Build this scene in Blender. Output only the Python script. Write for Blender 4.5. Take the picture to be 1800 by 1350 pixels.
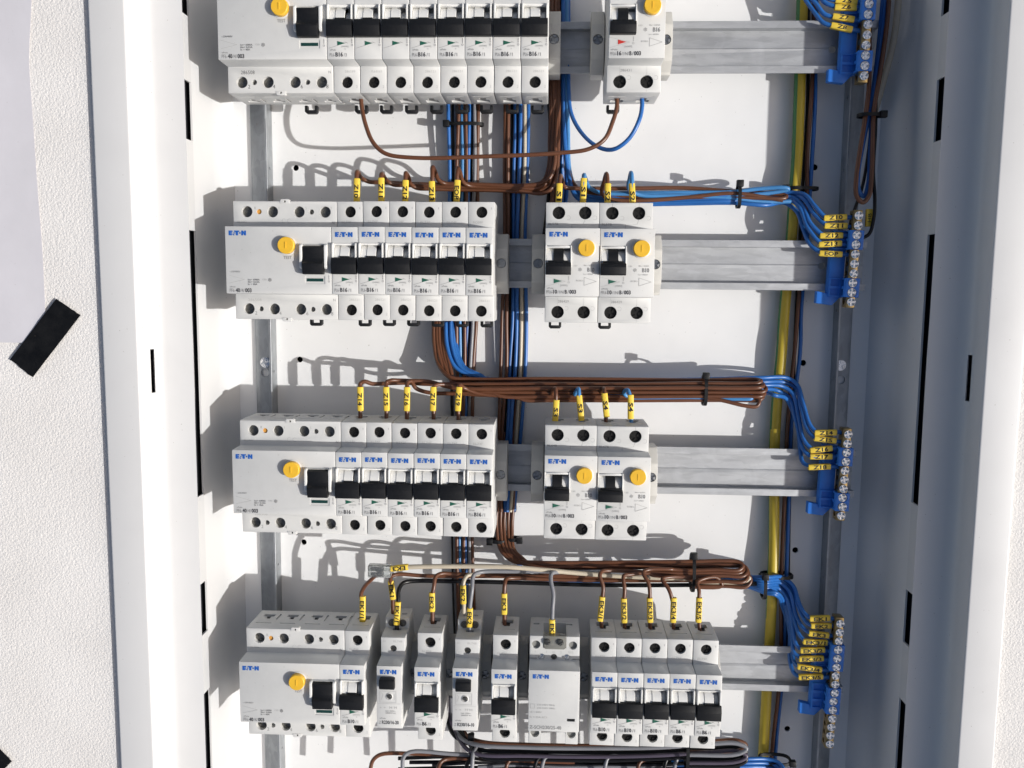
import bpy, bmesh, math, random
import numpy as np
from mathutils import Vector, Matrix
random.seed(7)
S = 0.001                      # the builders work in millimetres; X right, Y up the panel, Z out of the panel
for o in list(bpy.data.objects): bpy.data.objects.remove(o)
scene = bpy.context.scene
COL = scene.collection

# ------------------------------------------------------------------ camera, sky, sun, exposure
FOC = 1510.678
CAM = np.array([0.0, -17.458, 563.567])
ROT = np.array([[0.9989209743, 0.0090294897, -0.0455560689],
                [-0.0139797961, 0.9938834965, -0.1095452447],
                [0.0442882874, 0.1100639071, 0.9929373011]])
cd = bpy.data.cameras.new('camera'); cam = bpy.data.objects.new('camera', cd); COL.objects.link(cam)
cd.sensor_width = 36.0; cd.lens = FOC / 1800 * 36; cd.clip_start = 0.01; cd.clip_end = 50
cam.matrix_world = Matrix.Translation(Vector(CAM * S)) @ Matrix(ROT.T.tolist()).to_4x4()
scene.camera = cam

SUN = Vector((1.33, -0.27, 1.0)).normalized()          # direction towards the sun
el = math.asin(SUN.z); az = math.atan2(SUN.x, SUN.y)
w = bpy.data.worlds.new('World'); scene.world = w; w.use_nodes = True
nt = w.node_tree; nt.nodes.clear()
sky = nt.nodes.new('ShaderNodeTexSky'); sky.sky_type = 'NISHITA'; sky.sun_disc = False
sky.sun_elevation = el; sky.sun_rotation = az; sky.dust_density = 4.5; sky.air_density = 1.0; sky.ozone_density = 0.3
bg = nt.nodes.new('ShaderNodeBackground'); bg.inputs['Strength'].default_value = 0.090
wo = nt.nodes.new('ShaderNodeOutputWorld')
nt.links.new(sky.outputs[0], bg.inputs['Color']); nt.links.new(bg.outputs[0], wo.inputs['Surface'])
ld = bpy.data.lights.new('sun', 'SUN'); ld.energy = 3.95; ld.angle = math.radians(0.5); ld.color = (1.0, 0.985, 0.96)
sun = bpy.data.objects.new('sun', ld); COL.objects.link(sun)
sun.rotation_euler = SUN.to_track_quat('Z', 'Y').to_euler(); sun.location = (0.6, -0.12, 0.6)
vs = scene.view_settings
vs.view_transform = 'Standard'; vs.look = 'None'; vs.exposure = 0.0; vs.gamma = 1.0; vs.use_curve_mapping = False
scene.cycles.max_bounces = 8; scene.cycles.diffuse_bounces = 5

def ray(u, v): return ROT.T @ np.array([(u - 900) / FOC, (675 - v) / FOC, -1.0])
def at(u, v, z):
    d = ray(u, v); q = CAM + d * ((z - CAM[2]) / d[2]); return Vector((q[0], q[1], z))

# ------------------------------------------------------------------ materials
def mat(name, col, rough=0.5, metal=0.0, var=0.0, vscale=60, bump=0.0, bscale=400, spec=0.5, stretch=None, rvar=0.0, col2=None, coat=0.0, trans=0.0, alpha=1.0, specks=0, spangle=0, smudge=0):
    m = bpy.data.materials.new(name); m.use_nodes = True
    n = m.node_tree; b = n.nodes['Principled BSDF']
    b.inputs['Base Color'].default_value = (*col, 1); b.inputs['Roughness'].default_value = rough
    b.inputs['Metallic'].default_value = metal; b.inputs['Specular IOR Level'].default_value = spec
    b.inputs['Coat Weight'].default_value = coat; b.inputs['Transmission Weight'].default_value = trans
    tc = n.nodes.new('ShaderNodeTexCoord'); mp = n.nodes.new('ShaderNodeMapping')
    n.links.new(tc.outputs['Object'], mp.inputs['Vector'])
    if stretch: mp.inputs['Scale'].default_value = stretch
    oi = n.nodes.new('ShaderNodeObjectInfo')
    if var or rvar:
        t = n.nodes.new('ShaderNodeTexNoise'); t.noise_dimensions = '4D'; t.inputs['Scale'].default_value = vscale
        t.inputs['Detail'].default_value = 5; t.inputs['Roughness'].default_value = 0.6
        mu = n.nodes.new('ShaderNodeMath'); mu.operation = 'MULTIPLY'; mu.inputs[1].default_value = 50
        n.links.new(oi.outputs['Random'], mu.inputs[0]); n.links.new(mu.outputs[0], t.inputs['W'])
        n.links.new(mp.outputs[0], t.inputs['Vector'])
        mr = n.nodes.new('ShaderNodeMapRange'); mr.inputs['From Min'].default_value = .3; mr.inputs['From Max'].default_value = .7
        n.links.new(t.outputs['Fac'], mr.inputs['Value'])
        if var:
            mx = n.nodes.new('ShaderNodeMix'); mx.data_type = 'RGBA'
            lo = col2 if col2 else tuple(c * (1 - var) for c in col); hi = tuple(min(1, c * (1 + var * .5)) for c in col)
            mx.inputs['A'].default_value = (*lo, 1); mx.inputs['B'].default_value = (*hi, 1)
            n.links.new(mr.outputs[0], mx.inputs['Factor']); n.links.new(mx.outputs['Result'], b.inputs['Base Color'])
        if rvar:
            m2 = n.nodes.new('ShaderNodeMapRange'); m2.inputs['To Min'].default_value = rough - rvar; m2.inputs['To Max'].default_value = rough + rvar
            n.links.new(mr.outputs[0], m2.inputs['Value']); n.links.new(m2.outputs[0], b.inputs['Roughness'])
    def mixin(fac_socket, col_, amount):
        src = b.inputs['Base Color'].links[0].from_socket if b.inputs['Base Color'].links else None
        mx = n.nodes.new('ShaderNodeMix'); mx.data_type = 'RGBA'
        if src: n.links.new(src, mx.inputs['A'])
        else: mx.inputs['A'].default_value = (*col, 1)
        mx.inputs['B'].default_value = (*col_, 1)
        mu = n.nodes.new('ShaderNodeMath'); mu.operation = 'MULTIPLY'; mu.inputs[1].default_value = amount
        n.links.new(fac_socket, mu.inputs[0]); n.links.new(mu.outputs[0], mx.inputs['Factor']); n.links.new(mx.outputs['Result'], b.inputs['Base Color'])
    def less(sock, thr, op='LESS_THAN'):
        q = n.nodes.new('ShaderNodeMath'); q.operation = op; q.inputs[1].default_value = thr; n.links.new(sock, q.inputs[0]); return q.outputs[0]
    def mul(a_, b_):
        q = n.nodes.new('ShaderNodeMath'); q.operation = 'MULTIPLY'; n.links.new(a_, q.inputs[0]); n.links.new(b_, q.inputs[1]); return q.outputs[0]
    if smudge:
        t3 = n.nodes.new('ShaderNodeTexNoise'); t3.inputs['Scale'].default_value = 14; t3.inputs['Detail'].default_value = 7; t3.inputs['Roughness'].default_value = .7; t3.inputs['Distortion'].default_value = .8
        n.links.new(mp.outputs[0], t3.inputs['Vector']); r3 = n.nodes.new('ShaderNodeMapRange'); r3.inputs['From Min'].default_value = .56; r3.inputs['From Max'].default_value = .8
        n.links.new(t3.outputs['Fac'], r3.inputs['Value']); mixin(r3.outputs[0], (.36, .345, .33), smudge)
    if spangle:
        v3 = n.nodes.new('ShaderNodeTexVoronoi'); v3.inputs['Scale'].default_value = 330; n.links.new(mp.outputs[0], v3.inputs['Vector'])
        sp = n.nodes.new('ShaderNodeSeparateColor'); n.links.new(v3.outputs['Color'], sp.inputs[0]); mixin(sp.outputs[0], tuple(c * .62 for c in col), spangle)
        t4 = n.nodes.new('ShaderNodeTexNoise'); t4.inputs['Scale'].default_value = 40; t4.inputs['Detail'].default_value = 8; t4.inputs['Distortion'].default_value = 1.5
        n.links.new(tc.outputs['Object'], t4.inputs['Vector']); r4 = n.nodes.new('ShaderNodeMapRange'); r4.inputs['From Min'].default_value = .5; r4.inputs['From Max'].default_value = .75
        n.links.new(t4.outputs['Fac'], r4.inputs['Value']); mixin(r4.outputs[0], tuple(min(1, c * 1.4) for c in col), .3)
    if specks:
        for sc_, thr, keep, cc in ((170, .055, .80, (.16, .13, .10)), (60, .03, .72, (.30, .27, .24)), (320, .09, .90, (.22, .2, .18))):
            v = n.nodes.new('ShaderNodeTexVoronoi'); v.inputs['Scale'].default_value = sc_; n.links.new(mp.outputs[0], v.inputs['Vector'])
            sp = n.nodes.new('ShaderNodeSeparateColor'); n.links.new(v.outputs['Color'], sp.inputs[0])
            mixin(mul(less(v.outputs['Distance'], thr), less(sp.outputs[0], keep, 'GREATER_THAN')), cc, specks)
    if bump:
        t2 = n.nodes.new('ShaderNodeTexNoise'); t2.inputs['Scale'].default_value = bscale; t2.inputs['Detail'].default_value = 4
        n.links.new(mp.outputs[0], t2.inputs['Vector'])
        bp = n.nodes.new('ShaderNodeBump'); bp.inputs['Strength'].default_value = bump; bp.inputs['Distance'].default_value = 0.0006
        n.links.new(t2.outputs['Fac'], bp.inputs['Height']); n.links.new(bp.outputs[0], b.inputs['Normal'])
    return m

M = dict(
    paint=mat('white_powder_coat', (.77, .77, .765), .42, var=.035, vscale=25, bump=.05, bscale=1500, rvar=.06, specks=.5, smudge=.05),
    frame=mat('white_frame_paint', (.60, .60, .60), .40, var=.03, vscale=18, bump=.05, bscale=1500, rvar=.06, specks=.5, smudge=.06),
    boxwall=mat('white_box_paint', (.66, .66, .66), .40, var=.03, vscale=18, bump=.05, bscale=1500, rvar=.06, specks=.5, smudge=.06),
    dev=mat('device_plastic', (.60, .60, .585), .48, var=.04, vscale=120, bump=.04, bscale=3000, specks=.25, smudge=.05),
    devw=mat('white_plastic', (.74, .735, .71), .4, var=.02, vscale=120),
    clamp=mat('clamp_plastic', (.50, .49, .46), .55, var=.05, vscale=120),
    black=mat('black_plastic', (.008, .0085, .010), .5, var=.3, vscale=400, bump=.15, bscale=4000, spec=.3),
    yellow=mat('yellow_plastic', (.78, .46, .035), .38, var=.08, vscale=200),
    plug=mat('grey_plug', (.22, .22, .21), .5, var=.1, vscale=200),
    orange=mat('amber_plastic', (.62, .30, .06), .4),
    marker=mat('yellow_sleeve', (.82, .58, .06), .5, var=.08, vscale=150),
    ink=mat('black_ink', (.012, .012, .012), .6),
    pdark=mat('dark_print', (.07, .07, .075), .6),
    pgrey=mat('grey_print', (.24, .24, .24), .6),
    pfaint=mat('faint_print', (.42, .42, .41), .6),
    logo=mat('blue_print', (.008, .095, .40), .5),
    green=mat('green_print', (.012, .10, .065), .5),
    greenwin=mat('green_indicator', (.010, .045, .04), .3),
    red=mat('red_print', (.50, .03, .02), .5),
    brown=mat('brown_pvc', (.125, .048, .023), .36, var=.18, vscale=60),
    blue=mat('blue_pvc', (.022, .13, .41), .36, var=.15, vscale=60),
    bluelt=mat('light_blue_pvc', (.06, .23, .50), .36, var=.12, vscale=60),
    cream=mat('cream_pvc', (.50, .44, .34), .4, var=.1, vscale=60),
    grey=mat('grey_pvc', (.21, .215, .235), .38, var=.12, vscale=60),
    violet=mat('violet_pvc', (.075, .062, .09), .38, var=.12, vscale=60),
    blackpvc=mat('black_pvc', (.007, .007, .008), .32, spec=.35, var=.2, vscale=60),
    earthy=mat('yellow_pvc', (.52, .39, .035), .42, var=.1, vscale=40),
    earthg=mat('green_pvc', (.03, .17, .045), .42, var=.1, vscale=40),
    steel=mat('galvanised_steel', (.50, .51, .52), .48, metal=.68, var=.10, vscale=160, stretch=(.25, 1.2, 1), bump=.06, bscale=900, rvar=.05, spangle=.35),
    strip=mat('galvanised_strip', (.40, .42, .44), .45, metal=.75, var=.28, vscale=70, stretch=(1, .4, 1), bump=.05, bscale=600, rvar=.1, spangle=.5, specks=.5),
    zinc=mat('zinc_plated_screw', (.90, .92, .94), .13, metal=1.0, var=.2, vscale=600, bump=.3, bscale=1500),
    clampscrew=mat('dull_zinc_screw', (.34, .35, .36), .35, metal=.9, var=.3, vscale=600),
    holeshade=mat('hole_shade_metal', (.022, .021, .02), .5, metal=.5, var=.5, vscale=700),  # near-black base paints in the shade of screw holes and wire mouths
    dscrew=mat('terminal_screw_metal', (.20, .195, .18), .34, metal=.85, var=.4, vscale=700),
    brass=mat('brass', (.52, .38, .17), .34, metal=1.0, var=.35, vscale=200, bump=.1, bscale=900),
    copper=mat('bare_copper', (.75, .35, .2), .3, metal=1.0),
    holder=mat('blue_holder_plastic', (.03, .19, .66), .42, var=.12, vscale=120),
    dark=mat('painted_cavity_shade', (.022, .024, .030), .8),  # painted shade for the hollow behind the slots and holes
    clear=mat('clear_plastic', (.85, .87, .86), .08, trans=.92),
    smoke=mat('smoky_cover', (.40, .40, .37), .12, trans=.55),
    paper=mat('white_paper', (.575, .565, .60), .7, var=.07, vscale=22, bump=.5, bscale=45, specks=.2),
    tape=mat('black_tape', (.004, .004, .0045), .52, bump=.35, bscale=260, spec=.3, var=.5, vscale=120, rvar=.12, specks=.25),
)
# rough plaster
def plaster():
    m = bpy.data.materials.new('rough_plaster'); m.use_nodes = True; n = m.node_tree; b = n.nodes['Principled BSDF']
    b.inputs['Roughness'].default_value = .9; b.inputs['Specular IOR Level'].default_value = .2
    tc = n.nodes.new('ShaderNodeTexCoord')
    big = n.nodes.new('ShaderNodeTexNoise'); big.inputs['Scale'].default_value = 16; big.inputs['Detail'].default_value = 7
    rp = n.nodes.new('ShaderNodeMix'); rp.data_type = 'RGBA'; rp.inputs['A'].default_value = (.64, .62, .60, 1); rp.inputs['B'].default_value = (.78, .765, .75, 1)
    g1 = n.nodes.new('ShaderNodeTexNoise'); g1.inputs['Scale'].default_value = 800; g1.inputs['Detail'].default_value = 6; g1.inputs['Roughness'].default_value = .65
    v1 = n.nodes.new('ShaderNodeTexVoronoi'); v1.inputs['Scale'].default_value = 640; v1.feature = 'F1'
    g2 = n.nodes.new('ShaderNodeTexNoise'); g2.inputs['Scale'].default_value = 110; g2.inputs['Detail'].default_value = 3
    for t in (big, g1, v1, g2): n.links.new(tc.outputs['Object'], t.inputs['Vector'])
    a1 = n.nodes.new('ShaderNodeMath'); a1.operation = 'MULTIPLY_ADD'; a1.inputs[1].default_value = -.55
    n.links.new(v1.outputs['Distance'], a1.inputs[0]); n.links.new(g1.outputs['Fac'], a1.inputs[2])
    a2 = n.nodes.new('ShaderNodeMath'); a2.operation = 'MULTIPLY_ADD'; a2.inputs[1].default_value = .35
    n.links.new(g2.outputs['Fac'], a2.inputs[0]); n.links.new(a1.outputs[0], a2.inputs[2])
    bp = n.nodes.new('ShaderNodeBump'); bp.inputs['Strength'].default_value = .5; bp.inputs['Distance'].default_value = .001
    n.links.new(a2.outputs[0], bp.inputs['Height']); n.links.new(bp.outputs[0], b.inputs['Normal'])
    n.links.new(big.outputs['Fac'], rp.inputs['Factor']); n.links.new(rp.outputs['Result'], b.inputs['Base Color'])
    return m
M['plaster'] = plaster()

# ------------------------------------------------------------------ mesh helpers (millimetres)
def link(o, parent=None):
    COL.objects.link(o)
    if parent is not None: o.parent = parent
    return o
def mesh_of(bm, mats, angle=35):
    bmesh.ops.scale(bm, vec=(S, S, S), verts=bm.verts)
    me = bpy.data.meshes.new('mesh'); bm.normal_update(); bm.to_mesh(me); bm.free()
    for m in (mats if isinstance(mats, (list, tuple)) else [mats]): me.materials.append(M[m])
    me.shade_smooth(); me.set_sharp_from_angle(angle=math.radians(angle))
    return me
def obj(name, bm, mats, parent=None, angle=35, loc=None):
    o = bpy.data.objects.new(name, bm if isinstance(bm, bpy.types.Mesh) else mesh_of(bm, mats, angle)); o.data.name = name
    if loc: o.location = Vector(loc) * S
    return link(o, parent)
def tag(o, label, cat, group=None, kind=None):
    o['label'] = label
    if cat: o['category'] = cat
    if group: o['group'] = group
    if kind: o['kind'] = kind
    return o
def empty(name, loc=(0, 0, 0)):
    o = bpy.data.objects.new(name, None); o.empty_display_size = .005; o.location = Vector(loc) * S; return link(o)
def struct(o): o['kind'] = 'structure'; return o
def dup(root):
    r = root.copy(); COL.objects.link(r)
    for ch in list(root.children):
        c = ch.copy(); COL.objects.link(c); c.parent = r
        for g in list(ch.children):
            d = g.copy(); COL.objects.link(d); d.parent = c
    return r
def kid(root, name):
    for c in root.children:
        if c.name.split('.')[0] == name: return c

def new(): return bmesh.new()
def box(bm, x0, x1, y0, y1, z0, z1, bevel=0, seg=2, mi=0):
    vs_ = [bm.verts.new((x, y, z)) for z in (z0, z1) for y in (y0, y1) for x in (x0, x1)]
    fs = [bm.faces.new([vs_[i] for i in q]) for q in ((0, 2, 3, 1), (4, 5, 7, 6), (0, 1, 5, 4), (2, 6, 7, 3), (0, 4, 6, 2), (1, 3, 7, 5))]
    for f_ in fs: f_.material_index = mi
    if bevel:
        es = list({e for f_ in fs for e in f_.edges})
        r = bmesh.ops.bevel(bm, geom=es, offset=bevel, segments=seg, affect='EDGES', profile=.5)
        for f_ in r['faces']: f_.material_index = mi
    return vs_
def prism(bm, prof, x0, x1, axis='x', bevel=0, seg=2, mi=0):
    """extrude a profile: axis x -> prof is (y,z); axis y -> (x,z); axis z -> (x,y)"""
    def mk(t, p): return {'x': (t, p[0], p[1]), 'y': (p[0], t, p[1]), 'z': (p[0], p[1], t)}[axis]
    a = [bm.verts.new(mk(x0, p)) for p in prof]; b = [bm.verts.new(mk(x1, p)) for p in prof]
    n = len(prof); fs = [bm.faces.new(a), bm.faces.new(b[::-1])]
    for i in range(n): fs.append(bm.faces.new((a[i], b[i], b[(i + 1) % n], a[(i + 1) % n])))
    bmesh.ops.recalc_face_normals(bm, faces=fs)
    for f_ in fs: f_.material_index = mi
    if bevel:
        es = list({e for f_ in fs for e in f_.edges})
        r = bmesh.ops.bevel(bm, geom=es, offset=bevel, segments=seg, affect='EDGES', profile=.5)
        for f_ in r['faces']: f_.material_index = mi
def cyl(bm, c, r, h, axis='z', n=20, r2=None, mi=0, chamf=0):
    """cylinder from c along +axis by h"""
    r2 = r if r2 is None else r2
    rings = [(0, r), (h, r2)] if not chamf else [(0, r), (h - chamf, r2), (h, r2 - chamf)]
    def mk(t, a, rr):
        u, v = rr * math.cos(a), rr * math.sin(a)
        d = {'z': (u, v, t), 'x': (t, u, v), 'y': (v, t, u)}[axis]
        return (c[0] + d[0], c[1] + d[1], c[2] + d[2])
    R_ = [[bm.verts.new(mk(t, 2 * math.pi * i / n, rr)) for i in range(n)] for t, rr in rings]
    fs = [bm.faces.new(R_[0][::-1]), bm.faces.new(R_[-1])]
    for a, b in zip(R_, R_[1:]):
        for i in range(n): fs.append(bm.faces.new((a[i], a[(i + 1) % n], b[(i + 1) % n], b[i])))
    if h < 0: bmesh.ops.reverse_faces(bm, faces=fs)
    for f_ in fs: f_.material_index = mi
def cross_screw(bm, c, r, h, gap=.34, ang=.4, n=24, mi=0, dome=.25):
    """pan head with a cross recess: base disc and four raised quadrants"""
    cyl(bm, c, r, h * .55, n=n, mi=mi)
    z0, z1 = c[2] + h * .5, c[2] + h
    for q in range(4):
        a0 = ang + q * math.pi / 2
        pts = []
        g = gap * r
        inn = r * .16
        pts.append((g * .55 + inn, g * .55 + inn))
        k = 5
        s = math.asin(min(.9, g * .5 / r))
        lo = []
        for i in range(k + 1):
            t = s + (math.pi / 2 - 2 * s) * i / k
            lo.append((r * .97 * math.cos(t), r * .97 * math.sin(t)))
        mid = r * .62
        poly = [(g * .5, g * .5 + inn)] if False else []
        poly = [(inn + g * .3, g * .5), (mid, g * .5)] + lo + [(g * .5, mid), (g * .5, inn + g * .3)]
        ca, sa = math.cos(a0), math.sin(a0)
        bot = [bm.verts.new((c[0] + x * ca - y * sa, c[1] + x * sa + y * ca, z0)) for x, y in poly]
        top = [bm.verts.new((c[0] + (x * ca - y * sa) * .95, c[1] + (x * sa + y * ca) * .95, z1 - dome * (x * x + y * y) / (r * r))) for x, y in poly]
        fs = [bm.faces.new(top)]
        for i in range(len(poly)): fs.append(bm.faces.new((bot[i], bot[(i + 1) % len(poly)], top[(i + 1) % len(poly)], top[i])))
        for f_ in fs: f_.material_index = mi
def cut(bm, cutbm):
    """boolean difference, both in millimetres; consumes both"""
    ms = []
    for b in (bm, cutbm):
        bmesh.ops.recalc_face_normals(b, faces=b.faces)
        me = bpy.data.meshes.new('tmp'); b.to_mesh(me); b.free(); ms.append(me)
    oa = bpy.data.objects.new('tmp_a', ms[0]); ob = bpy.data.objects.new('tmp_b', ms[1])
    COL.objects.link(oa); COL.objects.link(ob)
    md = oa.modifiers.new('b', 'BOOLEAN'); md.operation = 'DIFFERENCE'; md.object = ob; md.solver = 'EXACT'; md.use_self = True
    dg = bpy.context.evaluated_depsgraph_get(); me = bpy.data.meshes.new_from_object(oa.evaluated_get(dg))
    out = new(); out.from_mesh(me)
    bpy.data.objects.remove(oa); bpy.data.objects.remove(ob)
    for m_ in ms + [me]: bpy.data.meshes.remove(m_)
    return out
def catmull(pts, k=6):
    P = [Vector(p) for p in pts]; P = [P[0] * 2 - P[1]] + P + [P[-1] * 2 - P[-2]]; out = []
    for i in range(1, len(P) - 2):
        p0, p1, p2, p3 = P[i - 1:i + 3]
        d0 = max((p1 - p0).length, 1e-4) ** .5; d1 = max((p2 - p1).length, 1e-4) ** .5; d2 = max((p3 - p2).length, 1e-4) ** .5
        m1 = (p2 - p1) + d1 * ((p1 - p0) / d0 - (p2 - p0) / (d0 + d1)); m2 = (p2 - p1) + d1 * ((p3 - p2) / d2 - (p3 - p1) / (d1 + d2))
        for j in range(k):
            t = j / k; t2 = t * t; t3 = t2 * t
            out.append(p1 * (2 * t3 - 3 * t2 + 1) + m1 * (t3 - 2 * t2 + t) + p2 * (-2 * t3 + 3 * t2) + m2 * (t3 - t2))
    out.append(P[-2]); return out
def tube(bm, pts, r, n=8, mifn=None, mi=0):
    T = [(pts[min(i + 1, len(pts) - 1)] - pts[max(i - 1, 0)]).normalized() for i in range(len(pts))]
    up = Vector((0, 0, 1)) if abs(T[0].z) < .9 else Vector((1, 0, 0))
    nrm = (up - T[0] * up.dot(T[0])).normalized(); rings = []
    for i, p in enumerate(pts):
        nrm = nrm - T[i] * nrm.dot(T[i])
        nrm = nrm.normalized() if nrm.length > 1e-5 else T[i].orthogonal().normalized()
        b = T[i].cross(nrm)
        rings.append([bm.verts.new(p + (nrm * math.cos(2 * math.pi * j / n) + b * math.sin(2 * math.pi * j / n)) * r) for j in range(n)])
    for i, (a, b) in enumerate(zip(rings, rings[1:])):
        for j in range(n):
            f_ = bm.faces.new((a[j], a[(j + 1) % n], b[(j + 1) % n], b[j])); f_.material_index = mifn(i / len(rings), j) if mifn else mi
    for rg, rev in ((rings[0], True), (rings[-1], False)):
        f_ = bm.faces.new(rg[::-1] if rev else rg); f_.material_index = mi
_tc = {}
def glyphs(s, bold=0):
    if (s, bold) not in _tc:
        cu = bpy.data.curves.new('t', 'FONT'); cu.body = s; cu.size = 1.0; cu.resolution_u = 2; cu.offset = bold
        o = bpy.data.objects.new('t', cu); COL.objects.link(o)
        me = bpy.data.meshes.new_from_object(o.evaluated_get(bpy.context.evaluated_depsgraph_get()))
        _tc[(s, bold)] = ([v.co.copy() for v in me.vertices], [list(p.vertices) for p in me.polygons])
        bpy.data.objects.remove(o); bpy.data.curves.remove(cu); bpy.data.meshes.remove(me)
    return _tc[(s, bold)]
def text(bm, s, x, y, z, h, w=None, mi=0, ex=(1, 0, 0), ey=(0, 1, 0), bold=0, center=False):
    """flat lettering: cap height h mm, total width w mm (optional), lower left corner at x,y"""
    vs_, fs = glyphs(s, bold)
    if not vs_: return
    x0 = min(v.x for v in vs_); x1 = max(v.x for v in vs_); y1 = max(v.y for v in vs_); y0 = min(v.y for v in vs_)
    k = h / .69; kx = (w / (x1 - x0)) if w else k * .85
    ex, ey = Vector(ex), Vector(ey); o = Vector((x, y, z))
    if center: o -= ex * (x1 - x0) * kx * .5 + ey * h * .5
    bv = [bm.verts.new(o + ex * (v.x - x0) * kx + ey * v.y * k) for v in vs_]
    for f_ in fs:
        try: g = bm.faces.new([bv[i] for i in f_]); g.material_index = mi
        except ValueError: pass
def poly(bm, pts, z, mi=0):
    f_ = bm.faces.new([bm.verts.new((x, y, z)) for x, y in pts]); f_.normal_update()
    if f_.normal.z < 0: f_.normal_flip()
    f_.material_index = mi
def stroke(bm, a, b, wd, z, mi=0):
    a, b = Vector(a), Vector(b); d = (b - a).normalized(); n_ = Vector((-d.y, d.x)) * wd / 2
    poly(bm, [a + n_, a - n_, b - n_, b + n_], z, mi)
def ring(bm, c, r, wd, z, mi=0, n=14, a0=0, a1=2 * math.pi):
    for i in range(n):
        p, q = a0 + (a1 - a0) * i / n, a0 + (a1 - a0) * (i + 1) / n
        poly(bm, [(c[0] + rr * math.cos(t), c[1] + rr * math.sin(t)) for rr, t in ((r, p), (r + wd, p), (r + wd, q), (r, q))], z, mi)
def logo_bm(x, y, z, wd, h):
    bm = new(); k = wd / 10.0; q = h / 3.0
    def P(pts): poly(bm, [(x + a * k, y + b * q) for a, b in pts], z)
    P([(0, 0), (1.15, 0), (1.15, 3), (0, 3)]); P([(1.15, 2.15), (2.3, 2.15), (2.3, 3), (1.15, 3)]); P([(1.15, 1.1), (2.05, 1.1), (2.05, 1.9), (1.15, 1.9)]); P([(1.15, 0), (1.8, 0), (2.05, .85), (1.15, .85)])
    P([(2.5, 0), (3.35, 0), (3.15, .8), (2.25, .8)]); P([(2.7, 1.1), (3.55, 1.1), (3.55, 1.9), (2.95, 1.9)])
    P([(3.3, 2.15), (6.15, 2.15), (6.15, 3), (3.05, 3)]); P([(4.2, 0), (5.45, 0), (5.45, 2.15), (3.95, 2.15)])
    P([(6.5 + .5 * math.cos(t * math.pi / 5), 1.5 + .55 * math.sin(t * math.pi / 5)) for t in range(10)])
    P([(7.3, 0), (8.35, 0), (8.35, 3), (7.3, 3)]); P([(9.0, 0), (10, 0), (10, 3), (9.0, 3)]); P([(8.35, 1.5), (9.0, .1), (9.0, 1.7), (8.35, 3)])
    return bm

# ------------------------------------------------------------------ the wall, the cabinet
FZ = 10.0; WZ = 5.8; BZ = -81.0; YT, YB = 262.0, -470.0
bm = new()
for x0, x1, y0, y1 in ((-1500, -283, -1500, 1500), (283, 1500, -1500, 1500), (-283, 283, YT + 10, 1500), (-283, 283, -1500, YB - 10)):
    box(bm, x0, x1, y0, y1, -120, WZ)
struct(obj('wall', bm, 'plaster')); bpy.data.objects['wall']['label'] = 'rough white plaster wall around the recessed cabinet'

cab = tag(empty('distribution_cabinet', (0, 0, BZ)), 'white recessed steel distribution cabinet, open, with slotted side walls and wide frame', 'cabinet')
def kidobj(name, bm, mats, **k):
    o = obj(name, bm, mats, cab, **k); o.location = (0, 0, -BZ * S); return o
def fillet(prof, r, k=4):
    out = [prof[0]]
    for a, b, c in zip(prof, prof[1:], prof[2:]):
        a, b, c = Vector(a), Vector(b), Vector(c); u = (a - b); v = (c - b)
        d = min(r, u.length * .45, v.length * .45); p, q = b + u.normalized() * d, b + v.normalized() * d
        for i in range(k + 1):
            t = i / k; out.append(tuple(p * (1 - t) ** 2 + b * 2 * t * (1 - t) + q * t * t))
    return out + [prof[-1]]
SLOTS = [(161, 200), (80, 118.5), (-164, 20), (-264.5, -227), (-372, -308)]
def wall_side(sgn, xo, xe, xc, xw, xb, name, slots, small):
    top = fillet([(xo, WZ - .5), (xo, FZ), (xe, FZ), (xe - sgn * .6, -1.0)], 1.4)
    K = 9; a_, b_, c_ = Vector((xe - sgn * .6, -1.0)), Vector((xe - sgn * 1.0, -10.2)), Vector((xe - sgn * 10.0, -11.0))
    i_cv = len(top) - 1
    top += [tuple(a_ * (1 - t) ** 2 + b_ * 2 * t * (1 - t) + c_ * t * t) for t in [k / K for k in range(1, K + 1)]] + [(xw, -13)]
    lower = fillet([(xw, -24), (xw, -64), (xb, BZ)], 9, 6)
    ys = sorted({YB, YT} | {y for s in slots for y in s} | set(small))
    bm = new()
    prof = list(top); i_sl = len(prof) - 1
    sm = [i_cv + 2, i_cv + 3]
    prof += lower
    g = [[bm.verts.new((p[0], y, p[1])) for p in prof] for y in ys]
    for j, (r0, r1) in enumerate(zip(g, g[1:])):
        ym = (ys[j] + ys[j + 1]) / 2
        for i in range(len(prof) - 1):
            if i == i_sl and any(s[0] < ym < s[1] for s in slots): continue
            if i in sm and small[0] < ym < small[1]: continue
            bm.faces.new((r0[i], r0[i + 1], r1[i + 1], r1[i])).material_index = int(i > i_sl)
    bmesh.ops.recalc_face_normals(bm, faces=bm.faces)
    f0 = max(bm.faces, key=lambda f_: f_.calc_center_median().z)
    if f0.normal.z < 0: bmesh.ops.reverse_faces(bm, faces=bm.faces)
    bmesh.ops.solidify(bm, geom=list(bm.faces), thickness=1.3)
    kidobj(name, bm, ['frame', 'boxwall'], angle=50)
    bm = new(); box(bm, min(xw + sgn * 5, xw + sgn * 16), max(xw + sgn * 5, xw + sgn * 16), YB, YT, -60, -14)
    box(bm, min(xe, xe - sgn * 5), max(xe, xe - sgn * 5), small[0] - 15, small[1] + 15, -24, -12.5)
    kidobj('cavity_shade_box', bm, 'dark')  # added dark boxes, standing in for the shade seen through the slots
wall_side(-1, -295.6, -271.6, -260.0, -244.5, -237.5, 'side_wall', SLOTS, (-90, -60.3))
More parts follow.
